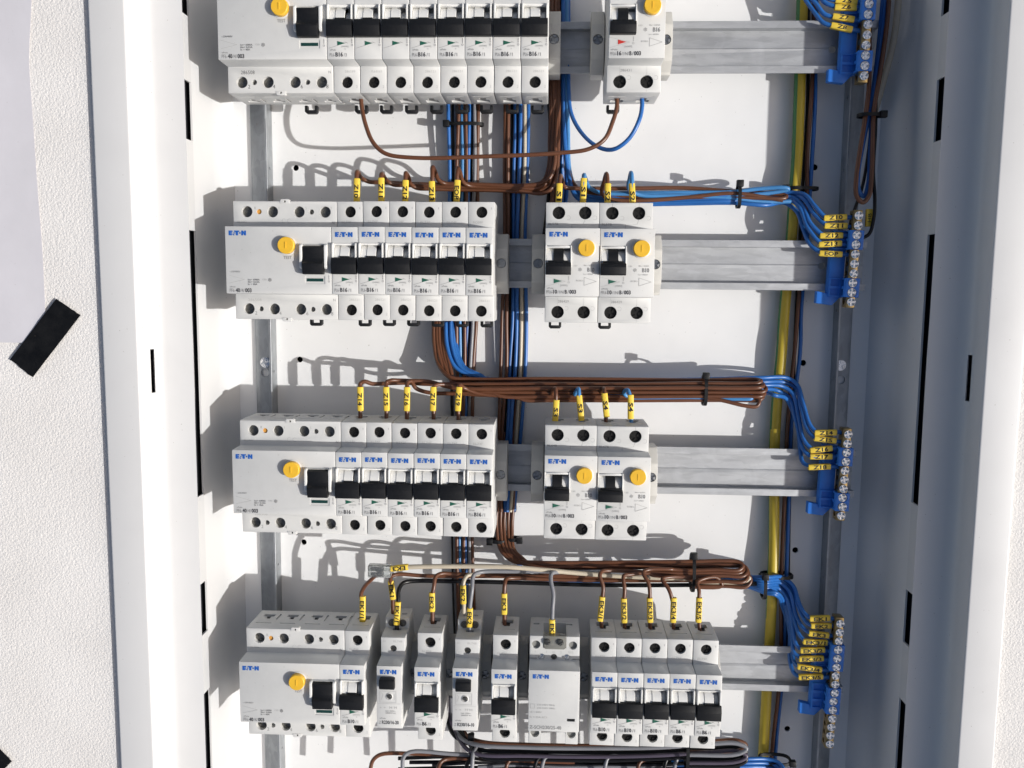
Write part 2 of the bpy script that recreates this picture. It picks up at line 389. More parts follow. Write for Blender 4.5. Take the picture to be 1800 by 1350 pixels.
wall_side(1, 298.0, 274.2, 263.0, 248.0, 234.0, 'side_wall', [(159, 200), (80, 119.5), (-160, 20.5), (-259, -221.5), (-372, -300)], (-87.7, -57.5))
bm = new()
for y0, y1 in ((YT, YT + 12), (YB - 12, YB)): box(bm, -262, 262, y0, y1, BZ - 2, -12, .4)
for y0, y1 in ((YT, YT + 25), (YB - 25, YB)): box(bm, -295.6, 298, y0, y1, WZ - .5, FZ, .6)
kidobj('end_wall', bm, 'paint')
bm = new(); box(bm, -239, 236, YB, YT, BZ - 1.5, BZ); cb = new()
HOLES = [(520, 295), (527, 632), (534, 953), (1412, 638), (1398, 967), (1384, 1281), (1432, 294)]
for u, v in HOLES:
    p = at(u, v, BZ); cyl(cb, (p.x, p.y, BZ - 4), 2.25, 8, n=18)
for x0, y0 in ((-150, -60), (40, 120)): pass
bm = cut(bm, cb); kidobj('back_plate', bm, 'paint')
bm = new(); box(bm, -262, 262, YB - 12, YT + 12, -101, -97); kidobj('cavity_shade_box', bm, 'dark')  # added dark sheet so the plate holes look shaded

# paper and tape on the plaster, left
bm = new()
edge = [(53, -40), (55, 0), (52, 60), (50, 110), (57, 220), (66, 340), (74, 450), (82, 603)]
rows_ = catmull([at(u, v, WZ + 1.4) for u, v in edge], 4); prev = None
xl = at(-260, 300, WZ).x
for i, p in enumerate(rows_):
    r_ = [bm.verts.new((xl + (p.x - xl) * t, p.y, WZ + .9 + .35 * math.sin(p.y * .021 + t * 3) * (.3 + .7 * t) + .25 * math.sin(p.y * .06 + 5 * t))) for t in [k / 14 for k in range(15)]]
    if prev:
        for a in range(14): bm.faces.new((prev[a], r_[a], r_[a + 1], prev[a + 1]))
    prev = r_
bmesh.ops.recalc_face_normals(bm, faces=bm.faces)
if list(bm.faces)[0].normal.z < 0: bmesh.ops.reverse_faces(bm, faces=bm.faces)
bmesh.ops.solidify(bm, geom=list(bm.faces), thickness=.15)
tag(obj('paper_sheet', bm, 'paper', angle=80), 'white paper sheet taped to the plaster wall left of the cabinet', 'paper')
def tape(quad, label):
    q = [at(u, v, WZ + 2.2) for u, v in quad]; bm = new(); n_ = 16; g = []
    for i in range(n_ + 1):
        t = i / n_; a = q[0].lerp(q[3], t); b = q[1].lerp(q[2], t)
        e_ = (q[3] - q[0]).normalized() * (random.uniform(-.5, .5) if i in (0, n_) else 0)
        g.append([bm.verts.new(a.lerp(b, s / 8) + e_ * random.uniform(-.6, 1) + Vector((0, 0, .22 * math.sin(t * 5 + s * .5) + random.uniform(-.12, .12)))) for s in range(9)])
    for r0, r1 in zip(g, g[1:]):
        for s in range(8): bm.faces.new((r0[s], r0[s + 1], r1[s + 1], r1[s]))
    bmesh.ops.recalc_face_normals(bm, faces=bm.faces)
    if list(bm.faces)[0].normal.z < 0: bmesh.ops.reverse_faces(bm, faces=bm.faces)
    bmesh.ops.solidify(bm, geom=list(bm.faces), thickness=.25)
    tag(obj('tape_strip', bm, 'tape', angle=80), label, 'tape', 'strips of black tape on the wall')
tape([(99, 525), (141, 554), (58, 663), (17, 632)], 'strip of black tape across the lower corner of the paper sheet')
tape([(-30, 1285), (-10, 1308), (21, 1338), (-12, 1372)], 'black tape corner on the bare plaster below the paper')

# mounting strips behind the rails
for sgn, xw, xf, lab in ((-1, -208.3, -224, 'galvanised mounting strip behind the residual current devices'), (1, 207.5, 220.8, 'galvanised mounting strip behind the brass terminal bars')):
    bm = new(); prism(bm, fillet([(xf, BZ + .2), (xf, BZ + 1.7), (xw - sgn * -1.5 * 0 + sgn * 1.5, BZ + 1.7), (xw + sgn * 1.5, -67.7)], .1, 1) + [(xw, -67.7), (xw, BZ + .2)], YB + 20, YT - 20, axis='y', bevel=.2, seg=1)
    cb = new()
    for y in range(-440, 250, 50):
        cyl(cb, (xw - 4, y + 9, -73.5), 1.1, 9, axis='x', n=12)
    for v in ([655] if sgn < 0 else [668]):
        p = at(466 if sgn < 0 else 1478, v, BZ + 1.7); cyl(cb, (p.x, p.y, BZ - .0), 3.1, 6, n=20)
    bm = cut(bm, cb)
    st = tag(obj('mounting_strip', bm, 'strip'), lab, 'metal strip', 'mounting strips at the back of the cabinet')
    p = at(467, 637, BZ + 2) if sgn < 0 else at(1477, 642, BZ + 2)
    b2 = new(); cross_screw(b2, (0, 0, 0), 4.0, 2.2)
    s_ = obj('fixing_screw', b2, 'zinc', st, loc=(p.x, p.y, BZ + 1.75))

# four DIN rails
ROWY = [149.5, 0.0, -149.5, -298.9]; ORD = ['top', 'second', 'third', 'bottom']
for i, y in enumerate(ROWY):
    t = 1.1; yc = y + .8
    prof = [(17.5, -60), (12.6, -60), (12.6, -66.4), (.9, -66.4), (.55, -66.05), (.2, -66.4), (-12.6, -66.4), (-12.6, -60), (-17.5, -60)]
    back = [(-17.5, -60 - t), (-12.6 - t, -60 - t), (-12.6 - t, -67.5), (12.6 + t, -67.5), (12.6 + t, -60 - t), (17.5, -60 - t)]
    prof2 = [(a + yc, b) for a, b in prof + back]
    bm = new(); prism(bm, prof2, -221.5, 221.8, axis='x', bevel=.1, seg=1)
    cb = new(); cyl(cb, (205 - 12 * 1.0, yc, -70), 2.5, 8, n=20); bm = cut(bm, cb)
    tag(obj('din_rail', bm, 'steel'), f'galvanised steel rail carrying the {ORD[i]} row of devices', 'rail', 'horizontal mounting rails')

# ------------------------------------------------------------------ device prototypes (origin: left edge, row centre, nose front)
def dev_body(wd, yb=-39.6, yt=39.6, zb=-62):
    prof = [(21.7, -.1), (22.3, -16.0), (yt, -16.0), (yt + .3, -24), (yt + .3, -50), (33, -54), (22, -55), (22, zb),
            (-22, zb), (-22, -55), (max(-33, yb + 2), -54), (yb - .3, -50), (yb - .3, -24), (yb, -16.0), (-22.7, -16.0), (-22.2, -.1)]
    bm = new(); prism(bm, prof, .12, wd - .12, axis='x', bevel=.45, seg=2); return bm
def rail_clip(xc, parent):
    bm = new()
    pr = [(-4.5, .2), (4.5, .2), (4.5, -4.0), (3.3, -5.2), (-3.3, -5.2), (-4.5, -4.0)]
    prism(bm, [(xc + a, -40.2 + b) for a, b in pr], -56.5, -52.0, axis='z', bevel=.4)
    cb = new(); box(cb, xc - 2.7, xc + 2.7, -43.2, -40.2 + 1, -60, -48); bm = cut(bm, cb)
    return obj('rail_clip', bm, 'black', parent)
def term_cutters(cb, xc, top=True, bot=True, r=3.75):
    for s in ((1,) if top else ()) + ((-1,) if bot else ()):
        cyl(cb, (xc, s * 32.8, -20.2), r, 12, n=28)
        y0, y1 = sorted((s * 33, s * 45))
        box(cb, xc - 4.3, xc + 4.3, y0, y1, -44, -37.0)
        box(cb, xc - 2.1, xc + 2.1, y0, y1, -37.4, -31.6)
        y0, y1 = sorted((s * 39.2, s * 45)); box(cb, xc - 6.0, xc + 6.0, y0, y1, -26.6, -25.7)
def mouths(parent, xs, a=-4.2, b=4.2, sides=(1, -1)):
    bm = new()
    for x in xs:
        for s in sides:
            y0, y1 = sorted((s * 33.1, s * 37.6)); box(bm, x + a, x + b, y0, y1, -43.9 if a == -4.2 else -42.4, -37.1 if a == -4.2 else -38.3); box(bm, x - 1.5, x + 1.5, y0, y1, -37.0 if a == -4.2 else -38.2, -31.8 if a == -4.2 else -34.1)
    obj('mouth_shade_block', bm, 'holeshade', parent)  # added dark blocks, painted shade that blackens the wire openings
def terminal_screws(parent, xs, z=-19.4, r=3.68, m='holeshade', top=True, bot=True):
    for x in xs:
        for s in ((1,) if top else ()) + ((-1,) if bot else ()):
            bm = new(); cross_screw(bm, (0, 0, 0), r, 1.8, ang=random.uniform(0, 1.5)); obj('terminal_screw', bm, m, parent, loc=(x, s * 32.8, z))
ZP = .045
LEG = ('front_legend', 'upper_legend', 'lower_legend')
def legends(bm):
    out = []
    for k in range(3):
        b = bm.copy()
        def part(f_):
            c = f_.calc_center_median(); return 0 if c.z > -8 else 1 if c.y > 0 else 2
        dead = [f_ for f_ in b.faces if part(f_) != k]
        bmesh.ops.delete(b, geom=dead, context='FACES'); out.append(mesh_of(b, ['pdark', 'pgrey', 'pfaint']))
    bm.free(); return out
def put_legends(ms, r):
    for nm, m_ in zip(LEG, ms):
        if len(m_.polygons): obj(nm, m_, None, r)
def mark_column(bm, x, y, k=1.0, mi=1):
    stroke(bm, (x, y + 2.6 * k), (x, y + 1.6 * k), .22, ZP, mi); poly(bm, [(x - .35, y + 1.2 * k), (x + .35, y + 1.2 * k), (x, y + 1.9 * k)], ZP, mi)
    poly(bm, [(x - .35, y + .3 * k), (x + .35, y + .3 * k), (x, y - .4 * k)], ZP, mi); stroke(bm, (x, y + 1.2 * k), (x, y + .2 * k), .2, ZP, mi)
    ring(bm, (x, y - 1.5 * k), .45, .2, ZP, mi, 10)
def mcb_print(rating, code, num='286521', series='PL6-', pole='/1', upper=True):
    bm = new(); w_ = 17.7
    stroke(bm, (1.2, -15.4), (12.9, -11.9), .16, ZP, 1); stroke(bm, (11.6, -11.5), (13.6, -12.3), .16, ZP, 1)
    if rating:
        text(bm, 'xPole', 1.9, -16.9, ZP, 1.05, 3.9, 1); text(bm, series, 1.8, -20.5, ZP, 2.1, 3.4, 1)
        text(bm, rating, 5.5, -20.5, ZP, 2.5, 1.6 * len(rating), 0, bold=.035); text(bm, pole, 6.1 + 1.6 * len(rating), -20.5, ZP, 2.1, 1.9, 1)
        text(bm, '[6000]', 9.6, -14.8, ZP, 1.0, 4.3, 2); text(bm, '3', 11.3, -16.4, ZP, .9, .8, 2)
    mark_column(bm, 16.2, -12.0)
    zs = -16 + ZP
    text(bm, code, 3.2, 25.4, zs, 1.5, 6.8, 2); text(bm, '1', 15.3, 34.6, zs, 1.4, .5, 2)
    text(bm, num, 7.6, -26.6, zs, 1.5, 6.9, 2); text(bm, '2', 15.0, -36.4, zs, 1.7, 1.0, 2)
    return legends(bm)
def mcb_core(parent, x0=0.0):
    """one single-pole module"""
    bm = dev_body(17.7); cb = new(); term_cutters(cb, 9.1)
    box(cb, 1.9, 15.9, -8.8, 11.2, -8, 4); bm = cut(bm, cb)
    kids = [obj('body', bm, 'dev', parent)]
    terminal_screws(parent, [9.1]); mouths(parent, [9.1])
    bm = new()
    for a, b in ((.75, 1.85), (15.95, 17.0)):
        prism(bm, [(11.4, -.4), (11.0, 2.3), (9.6, 2.7), (-2.2, 2.7), (-3.4, 1.9), (-3.6, -.4)], a, b, axis='x', bevel=.25)
    prism(bm, [(11.2, -.3), (10.9, 1.1), (9.7, .2), (9.7, -3)], 1.9, 15.9, axis='x', bevel=.1, seg=1)
    obj('guard_rib', bm, 'devw', parent)
    bm = new(); cyl(bm, (2.1, 1.4, -8.0), 9.6, 10.0, axis='x', n=40, chamf=.3); cyl(bm, (6.2, 1.4, -8.0), 10.0, 5.9, axis='x', n=40, chamf=.2)
    cyl(bm, (12.0, 1.4, -8), 7.0, 3.4, axis='x', n=30); obj('toggle_drum', bm, 'devw', parent)
    bm = new(); prism(bm, [(2.0, 1.6), (1.4, 4.0), (-2.6, 5.4), (-3.3, 5.3), (-8.7, 4.6), (-9.1, 3.9), (-9.1, .3), (-5, -1.0), (0, -1.0)], .65, 17.05, axis='x', bevel=.3)
    box(bm, 5.8, 12.3, 1.2, 2.7, .8, 2.6, .2, 1)
    obj('lever', bm, 'black', parent)
def make_mcb():
    r = empty('circuit_breaker'); mcb_core(r)
    obj('brand_mark', logo_bm(2.6, 15.2, ZP, 11.6, 3.1), 'logo', r)
    bm = new(); poly(bm, [(6.8, -11.0), (6.8, -13.7), (11.9, -12.3)], ZP + .03); obj('trip_mark', bm, 'green', r)
    put_legends(mcb_print('B16', 'BL74F'), r)
    rail_clip(10.2, r); return r

def rcd_print(code, strong=False):
    bm = new()
    text(bm, 'TEST', 39.0, .7, ZP, 1.9, 5.4, 1, bold=.01); text(bm, '~230/400V', 2.6, -8.4, ZP, 1.1, 7.2, 0 if strong else 1)
    stroke(bm, (2.2, -10.2), (12.6, -13.0), .15, ZP, 2); stroke(bm, (12.6, -13.0), (2.2, -15.4), .15, ZP, 2)
    for k, s in enumerate(('Icn= 6000A', 'I0n= 0,03A', 'In = 40A')): text(bm, s, 14.9, -13.6 - 1.5 * k, ZP, 1.15, 7.8 - (1.6 if k == 2 else 0), 0)
    text(bm, 'CSD', 24.6, -13.4, ZP, 1.0, 2.8, 2)
    for a in range(3):
        t = a * math.pi / 3 + .5; stroke(bm, (29.6 + 1.3 * math.cos(t), -13.1 + 1.3 * math.sin(t)), (29.6 - 1.3 * math.cos(t), -13.1 - 1.3 * math.sin(t)), .25, ZP, 1)
    ring(bm, (29.6, -13.1), .9, .25, ZP, 1, 6)
    text(bm, 'xPole', 2.5, -18.3, ZP, 1.0, 3.9, 1); text(bm, 'PF6-', 2.5, -21.3, ZP, 2.3, 3.7, 1); text(bm, '40', 6.5, -21.3, ZP, 2.5, 2.9, 0, bold=.035)
    text(bm, '/4/', 9.7, -21.3, ZP, 2.3, 2.7, 1); text(bm, '003', 12.8, -21.3, ZP, 2.5, 4.4, 0, bold=.035); mark_column(bm, 69.0, -12.3)
    zs = -16 + ZP
    text(bm, code, 3.0, 25.2, zs, 1.4, 6.0, 2); text(bm, '286508', 9.0, -27.4, zs, 2.3 if strong else 1.8, 9.2, 0 if strong else 2); text(bm, 'N', 67.4, 24.6, zs, 1.7, 1.6, 1); text(bm, 'N', 67.6, -27.0, zs, 1.7, 1.6, 1)
    for s, x in zip('1357', (15.3, 31.6, 50.1, 67.2)): text(bm, s, x - .6, 34.2, zs, 1.7, .9, 2)
    for s, x in zip('2468', (13.6, 30.3, 48.9, 66.0)): text(bm, s, x, -36.6, zs, 2.4, 1.5, 0 if strong else 1)
    for s in (34.8, 38.6): ring(bm, (s, 26.6), 1.3, .22, zs, 2, 10, .9, 5.4)
    return legends(bm)
RX = [9.6, 27.1, 45.2, 62.9]; RSM = [17.9, 53.6]
def make_rcd():
    r = empty('residual_current_device'); W = 70.8
    bm = dev_body(W); 
    cb = new()
    for x in RX:
        for s in (1, -1):
            cyl(cb, (x, s * 32.6, -21), 3.75, 9, n=28)
            y0, y1 = sorted((s * 33, s * 45)); box(cb, x - 4.4, x + 3.6, y0, y1, -42.5, -38.2); box(cb, x - 1.6, x + 1.6, y0, y1, -38.4, -34)
            y0, y1 = sorted((s * 39.0, s * 45)); box(cb, x - 6.0, x + 5.4, y0, y1, -26.6, -25.4); box(cb, x + 6.4, x + 7.9, y0, y1, -43, -32)
    for s in (1, -1):
        for x in RSM: cyl(cb, (x, s * 32.6, -22), 1.75, 9, n=18)
        cyl(cb, (35.6, s * 39.3, -20), .8, 8, n=12)
    box(cb, 52.3, 66.6, -5.5, 10.2, -6, 3); box(cb, 53.0, 66.4, -15.4, -10.2, -.5, 3); bm = cut(bm, cb)
    for s in (1, -1):    # small snap tab on the shoulder edge
        b3 = new()
    obj('body', bm, 'dev', r)
    for s in (1, -1):
        b3 = new(); prism(b3, [(32.0, s * 38.2), (39.2, s * 38.2), (38.6, s * 40.6), (38.0, s * 41.0), (33.2, s * 41.0), (32.6, s * 40.6)], -19.0, -15.7, axis='z', bevel=.2)
        c3 = new(); cyl(c3, (35.6, s * 39.4, -25), .75, 14, n=12); b3 = cut(b3, c3); obj('snap_tab', b3, 'dev', r)
    for x in RX:
        for s in (1, -1):
            b3 = new(); cross_screw(b3, (0, 0, 0), 3.68, 2.2, gap=.5, ang=random.uniform(0, 1.5)); o = obj('terminal_screw', b3, 'dscrew', r, loc=(x, s * 32.6, -20.4))
    mouths(r, RX, -4.3, 3.5)
    b3 = new(); cyl(b3, (17.9, 32.6, -18.5), 1.7, 1.6, n=18); obj('sealed_plug', b3, 'orange', r)
    b3 = new(); cyl(b3, (41.6, 9.4, -.6), 5.5, 4.6, n=36, chamf=.4); box(b3, 41.2, 41.9, 7.6, 11.6, 3.9, 4.35)
    obj('test_button', b3, 'yellow', r)
    b3 = new(); c = (41.6, 9.4)
    for i in range(36):
        p, q = 2 * math.pi * i / 36, 2 * math.pi * (i + 1) / 36
        vv = [b3.verts.new((c[0] + rr * math.cos(t), c[1] + rr * math.sin(t), z)) for rr, t, z in ((5.6, p, .4), (6.5, p, .05), (6.5, q, .05), (5.6, q, .4))]; b3.faces.new(vv)
    obj('button_collar', b3, 'dev', r)
    b3 = new()
    for a, b in ((50.4, 52.2), (66.7, 68.6)): prism(b3, [(10.6, -.3), (10.0, 3.0), (8.8, 3.6), (-4.4, 3.6), (-5.6, 2.4), (-5.8, -.3)], a, b, axis='x', bevel=.35)
    prism(b3, [(10.3, -.3), (10.0, 1.6), (9.4, .5), (9.4, -3)], 52.3, 66.6, axis='x', bevel=.1, seg=1)
    obj('guard_rib', b3, 'devw', r)
    b3 = new(); prism(b3, [(9.4, 1.0), (8.4, 3.4), (4.5, 2.9), (1.0, 3.2), (-1.0, 4.2), (-2.2, 5.8), (-3.0, 6.0), (-8.8, 4.6), (-9.3, 3.8), (-9.3, .3), (-5, -3), (6, -3)], 52.6, 66.2, axis='x', bevel=.3)
    for k in range(1): pass
    obj('lever', b3, 'black', r)
    b3 = new(); box(b3, 54.2, 65.2, -13.9, -11.9, -.42, -.25); obj('indicator_window', b3, 'greenwin', r)
    obj('brand_mark', logo_bm(2.7, 15.8, ZP, 11.6, 3.1), 'logo', r)
    put_legends(rcd_print('BL74G'), r)
    rail_clip(45.5, r); return r
def rcbo_print(rating, code, num):
    bm = new()
    stroke(bm, (.8, -9.4), (13.4, -12.4), .15, ZP, 2); stroke(bm, (13.4, -12.4), (.8, -15.8), .15, ZP, 2)
    text(bm, 'CSD', 18.2, -2.8, ZP, .9, 2.8, 2); text(bm, 'I0n= 0,03A', 25.3, -2.6, ZP, .95, 6.8, 2)
    for a in range(3):
        t = a * math.pi / 3 + .5; stroke(bm, (22.9 + 1.3 * math.cos(t), -4.8 + 1.3 * math.sin(t)), (22.9 - 1.3 * math.cos(t), -4.8 - 1.3 * math.sin(t)), .22, ZP, 2)
    ring(bm, (22.9, -4.8), .9, .2, ZP, 2, 6)
    text(bm, rating, 27.6, -6.1, ZP, 2.5, 4.5, 1, bold=.03); text(bm, 'Icn= 6000A', 25.1, -8.2, ZP, .95, 6.2, 2)
    text(bm, 'RCBO', 20.4, -12.5, ZP, 1.1, 4.3, 2)
    for a, b in (((25.6, -9.8), (25.6, -15.0)), ((25.6, -9.8), (33.6, -12.4)), ((25.6, -15.0), (33.6, -12.4))): stroke(bm, a, b, .25, ZP, 2)
    mark_column(bm, 15.6, -11.6, 1.0, 2); text(bm, '[6000]', 10.2, -15.6, ZP, 1.1, 4.6, 2)
    text(bm, 'xPole', 1.4, -17.4, ZP, 1.0, 4.3, 1); text(bm, 'PFL6-', 1.2, -20.4, ZP, 2.1, 4.0, 1); text(bm, rating[1:], 5.5, -20.4, ZP, 2.4, 2.7, 0, bold=.035)
    text(bm, '/1N/', 8.5, -20.4, ZP, 2.0, 4.4, 1); text(bm, 'B', 13.2, -20.4, ZP, 2.4, 1.4, 0, bold=.03); text(bm, '/', 14.9, -20.4, ZP, 2.3, 1.0, 1); text(bm, '003', 16.1, -20.4, ZP, 2.4, 4.4, 0, bold=.035)
    zs = -16 + ZP
    text(bm, code, 1.8, 24.8, zs, 1.5, 6.6, 1); text(bm, num, 8.9, -26.4, zs, 1.6, 7.2, 1)
    for x in (8.7, 26.2):
        stroke(bm, (x, 39.2), (x, 36.6), .14, zs, 1); stroke(bm, (x - .2, -23.2), (x - .2, -29), .14, zs, 2); stroke(bm, (x - .2, -36.6), (x - .2, -39.2), .14, zs, 2)
        ring(bm, (x + 6.4, 29.6), 1.2, .22, zs, 2, 10, -2.4, 2.4); ring(bm, (x + 5.8, -30.2), 1.2, .22, zs, 2, 10, -2.4, 2.4)
    stroke(bm, (17.4, 23.0), (17.4, 25.6), .16, zs, 1); stroke(bm, (17.4, 25.0), (25.0, 25.6), .14, zs, 2); stroke(bm, (25.0, 25.6), (26.2, 28.8), .14, zs, 1)
    return legends(bm)
def make_rcbo():
    r = empty('residual_current_breaker'); W = 35.4
    bm = dev_body(W); cb = new()
    for x in (8.7, 26.2): term_cutters(cb, x, r=4.2)
    box(cb, 1.0, 16.4, -8.0, 10.6, -8, 4); bm = cut(bm, cb); obj('body', bm, 'dev', r)
    mouths(r, [8.7, 26.2]); terminal_screws(r, [8.7, 26.2], z=-19.4, r=4.1)
    b3 = new(); prism(b3, [(10.6, -.4), (10.0, .5), (9.0, .4), (8.6, -4)], 1.0, 16.4, axis='x', bevel=.1, seg=1)
    cyl(b3, (1.2, 1.0, -8.0), 9.0, 4.4, axis='x', n=40, chamf=.2); cyl(b3, (12.1, 1.0, -8), 7.2, 4.2, axis='x', n=32)
    for a, b in ((.2, .95), (16.45, 17.2)): box(b3, a, b, -3.4, 10.6, -.3, .9, .2, 1)
    obj('toggle_drum', b3, 'devw', r)
    b3 = new(); cyl(b3, (5.7, 1.0, -8.0), 9.9, 6.2, axis='x', n=40, chamf=.2)
    prism(b3, [(-.2, 1.6), (-.7, 4.2), (-3.0, 5.4), (-7.7, 4.8), (-8.3, 4.0), (-8.3, .3), (-4, -1)], .6, 16.9, axis='x', bevel=.3)
    prism(b3, [(1.0, 1.2), (.6, 2.6), (-2, 3.2), (-2, .3)], 2.0, 15.4, axis='x', bevel=.2, seg=1)
    obj('lever', b3, 'black', r)
    b3 = new(); cyl(b3, (26.6, 8.9, -.6), 5.35, 4.4, n=36, chamf=.4); box(b3, 26.3, 26.9, 6.8, 11.0, 3.7, 4.05); obj('test_button', b3, 'yellow', r)
    b3 = new()
    for i in range(36):
        p, q = 2 * math.pi * i / 36, 2 * math.pi * (i + 1) / 36
        vv = [b3.verts.new((26.6 + rr * math.cos(t), 8.9 + rr * math.sin(t), z)) for rr, t, z in ((5.45, p, .5), (6.3, p, .05), (6.3, q, .05), (5.45, q, .5))]; b3.faces.new(vv)
    obj('button_collar', b3, 'dev', r)
    obj('brand_mark', logo_bm(2.7, 16.2, ZP, 11.9, 3.1), 'logo', r)
    b3 = new(); poly(b3, [(5.9, -10.9), (5.9, -13.8), (11.2, -12.3)], ZP + .03); obj('trip_mark', b3, 'green', r)
    put_legends(rcbo_print('B10', 'BL57B', '286429'), r)
    rail_clip(7.2, r); return r
def make_clamp():
    r = empty('rail_end_clamp')
    prof = [(20.6, -62), (20.6, -47), (19.8, -45.5), (10.5, -38.5), (9.5, -38), (-12.5, -38), (-13.8, -38.6), (-19.5, -46), (-21.2, -46.5), (-21.2, -62)]
    bm = new(); prism(bm, prof, .15, 8.9, axis='x', bevel=.4)
    cb = new(); cyl(cb, (4.5, 0, -42), 3.4, 8, n=24); bm = cut(bm, cb); obj('body', bm, 'clamp', r)
    b3 = new(); cross_screw(b3, (4.5, 0, -42), 3.2, 4.1, ang=.5, gap=.5); obj('clamp_screw', b3, 'clampscrew', r)
    return r
def relay_print(txt):
    bm = new()
    for a, b, c, d in ((2.3, 13.6, 3.6, -4.4),):
        for p, q in (((a, c), (b, c)), ((b, c), (b, d)), ((b, d), (a, d)), ((a, d), (a, c))): stroke(bm, p, q, .18, ZP, 2)
    stroke(bm, (3.2, 2.6), (4.6, 1.0), .2, ZP, 2); stroke(bm, (4.6, 1.0), (3.2, -2.6), .2, ZP, 2)
    stroke(bm, (12.4, 1.6), (12.4, -2.6), .2, ZP, 2); stroke(bm, (1, -5.4), (16.6, -5.4), .14, ZP, 2)
    text(bm, '+ +', 2.0, -9.0, ZP, 1.4, 4.4, 2); text(bm, 'H H', 9.0, -9.0, ZP, 1.7, 5.0, 2)
    text(bm, '16A 250V~', 6.2, -11.2, ZP, .95, 7.0, 1); text(bm, '2800W A1', 6.2, -12.7, ZP, .95, 7.0, 1)
    text(bm, 'xPole', 2.0, -16.6, ZP, 1.0, 4.2, 1); text(bm, 'Z', 1.6, -20.2, ZP, 2.1, 1.3, 1); text(bm, txt, 3.6, -20.2, ZP, 2.4, 11.8, 0, bold=.025)
    zs = -16 + ZP
    text(bm, 'A1', 1.6, 32.2, zs, 1.4, 1.9, 2); text(bm, 'BL74B', 9.0, 32.2, zs, 1.4, 6.4, 2)
    return legends(bm)
def make_relay():
    r = empty('switching_relay')
    prof = [(21.7, -.1), (22.3, -16.0), (35.6, -16.0), (36.0, -22), (36.2, -33.0), (43.4, -33.6), (43.6, -52), (22, -55), (22, -62), (-22, -62), (-22, -55), (-25.6, -50), (-25.6, -4.2), (-22.4, -4.0), (-22.2, -.1)]
    bm = new(); prism(bm, prof, .12, 17.4, axis='x', bevel=.4)
    cb = new(); cyl(cb, (9.0, 27.6, -19), 2.4, 6, n=20); box(cb, 6.2, 12.0, 34.0, 40, -31.6, -28.2)
    box(cb, 3.6, 6.6, 39, 45, -42, -39.6); box(cb, 10.6, 14.4, 39, 45, -42, -39.6)
    bm = cut(bm, cb); obj('body', bm, 'dev', r)
    b3 = new(); cross_screw(b3, (9.0, 27.6, -19), 2.3, 2.2); obj('terminal_screw', b3, 'dscrew', r)
    for x in (4.8, 12.8):
        b3 = new(); cross_screw(b3, (0, 0, 0), 2.6, 1.6, ang=random.random()); obj('terminal_screw', b3, 'dscrew', r, loc=(x, 39.6, -33.8))
    b3 = new(); prism(b3, [(14.2, .2), (13.8, 4.4), (12.8, 5.2), (8.2, 5.2), (6.6, 4.0), (6.4, .2)], 2.6, 13.2, axis='x', bevel=.5); obj('lever', b3, 'black', r)
    b3 = new(); cyl(b3, (8.9, -.1, -1), 2.0, 1.8, n=20, r2=1.6, chamf=.5); obj('signal_lamp', b3, 'dscrew', r)
    b3 = new()
    for i in range(20):
        p, q = 2 * math.pi * i / 20, 2 * math.pi * (i + 1) / 20
        b3.faces.new([b3.verts.new((8.9 + rr * math.cos(t), -.1 + rr * math.sin(t), z)) for rr, t, z in ((2.1, p, .45), (2.7, p, .05), (2.7, q, .05), (2.1, q, .45))])
    obj('lamp_collar', b3, 'dev', r)
    obj('brand_mark', logo_bm(2.6, 16.0, ZP, 11.4, 3.1), 'logo', r)
    put_legends(relay_print('R230/16-20'), r)
    return r
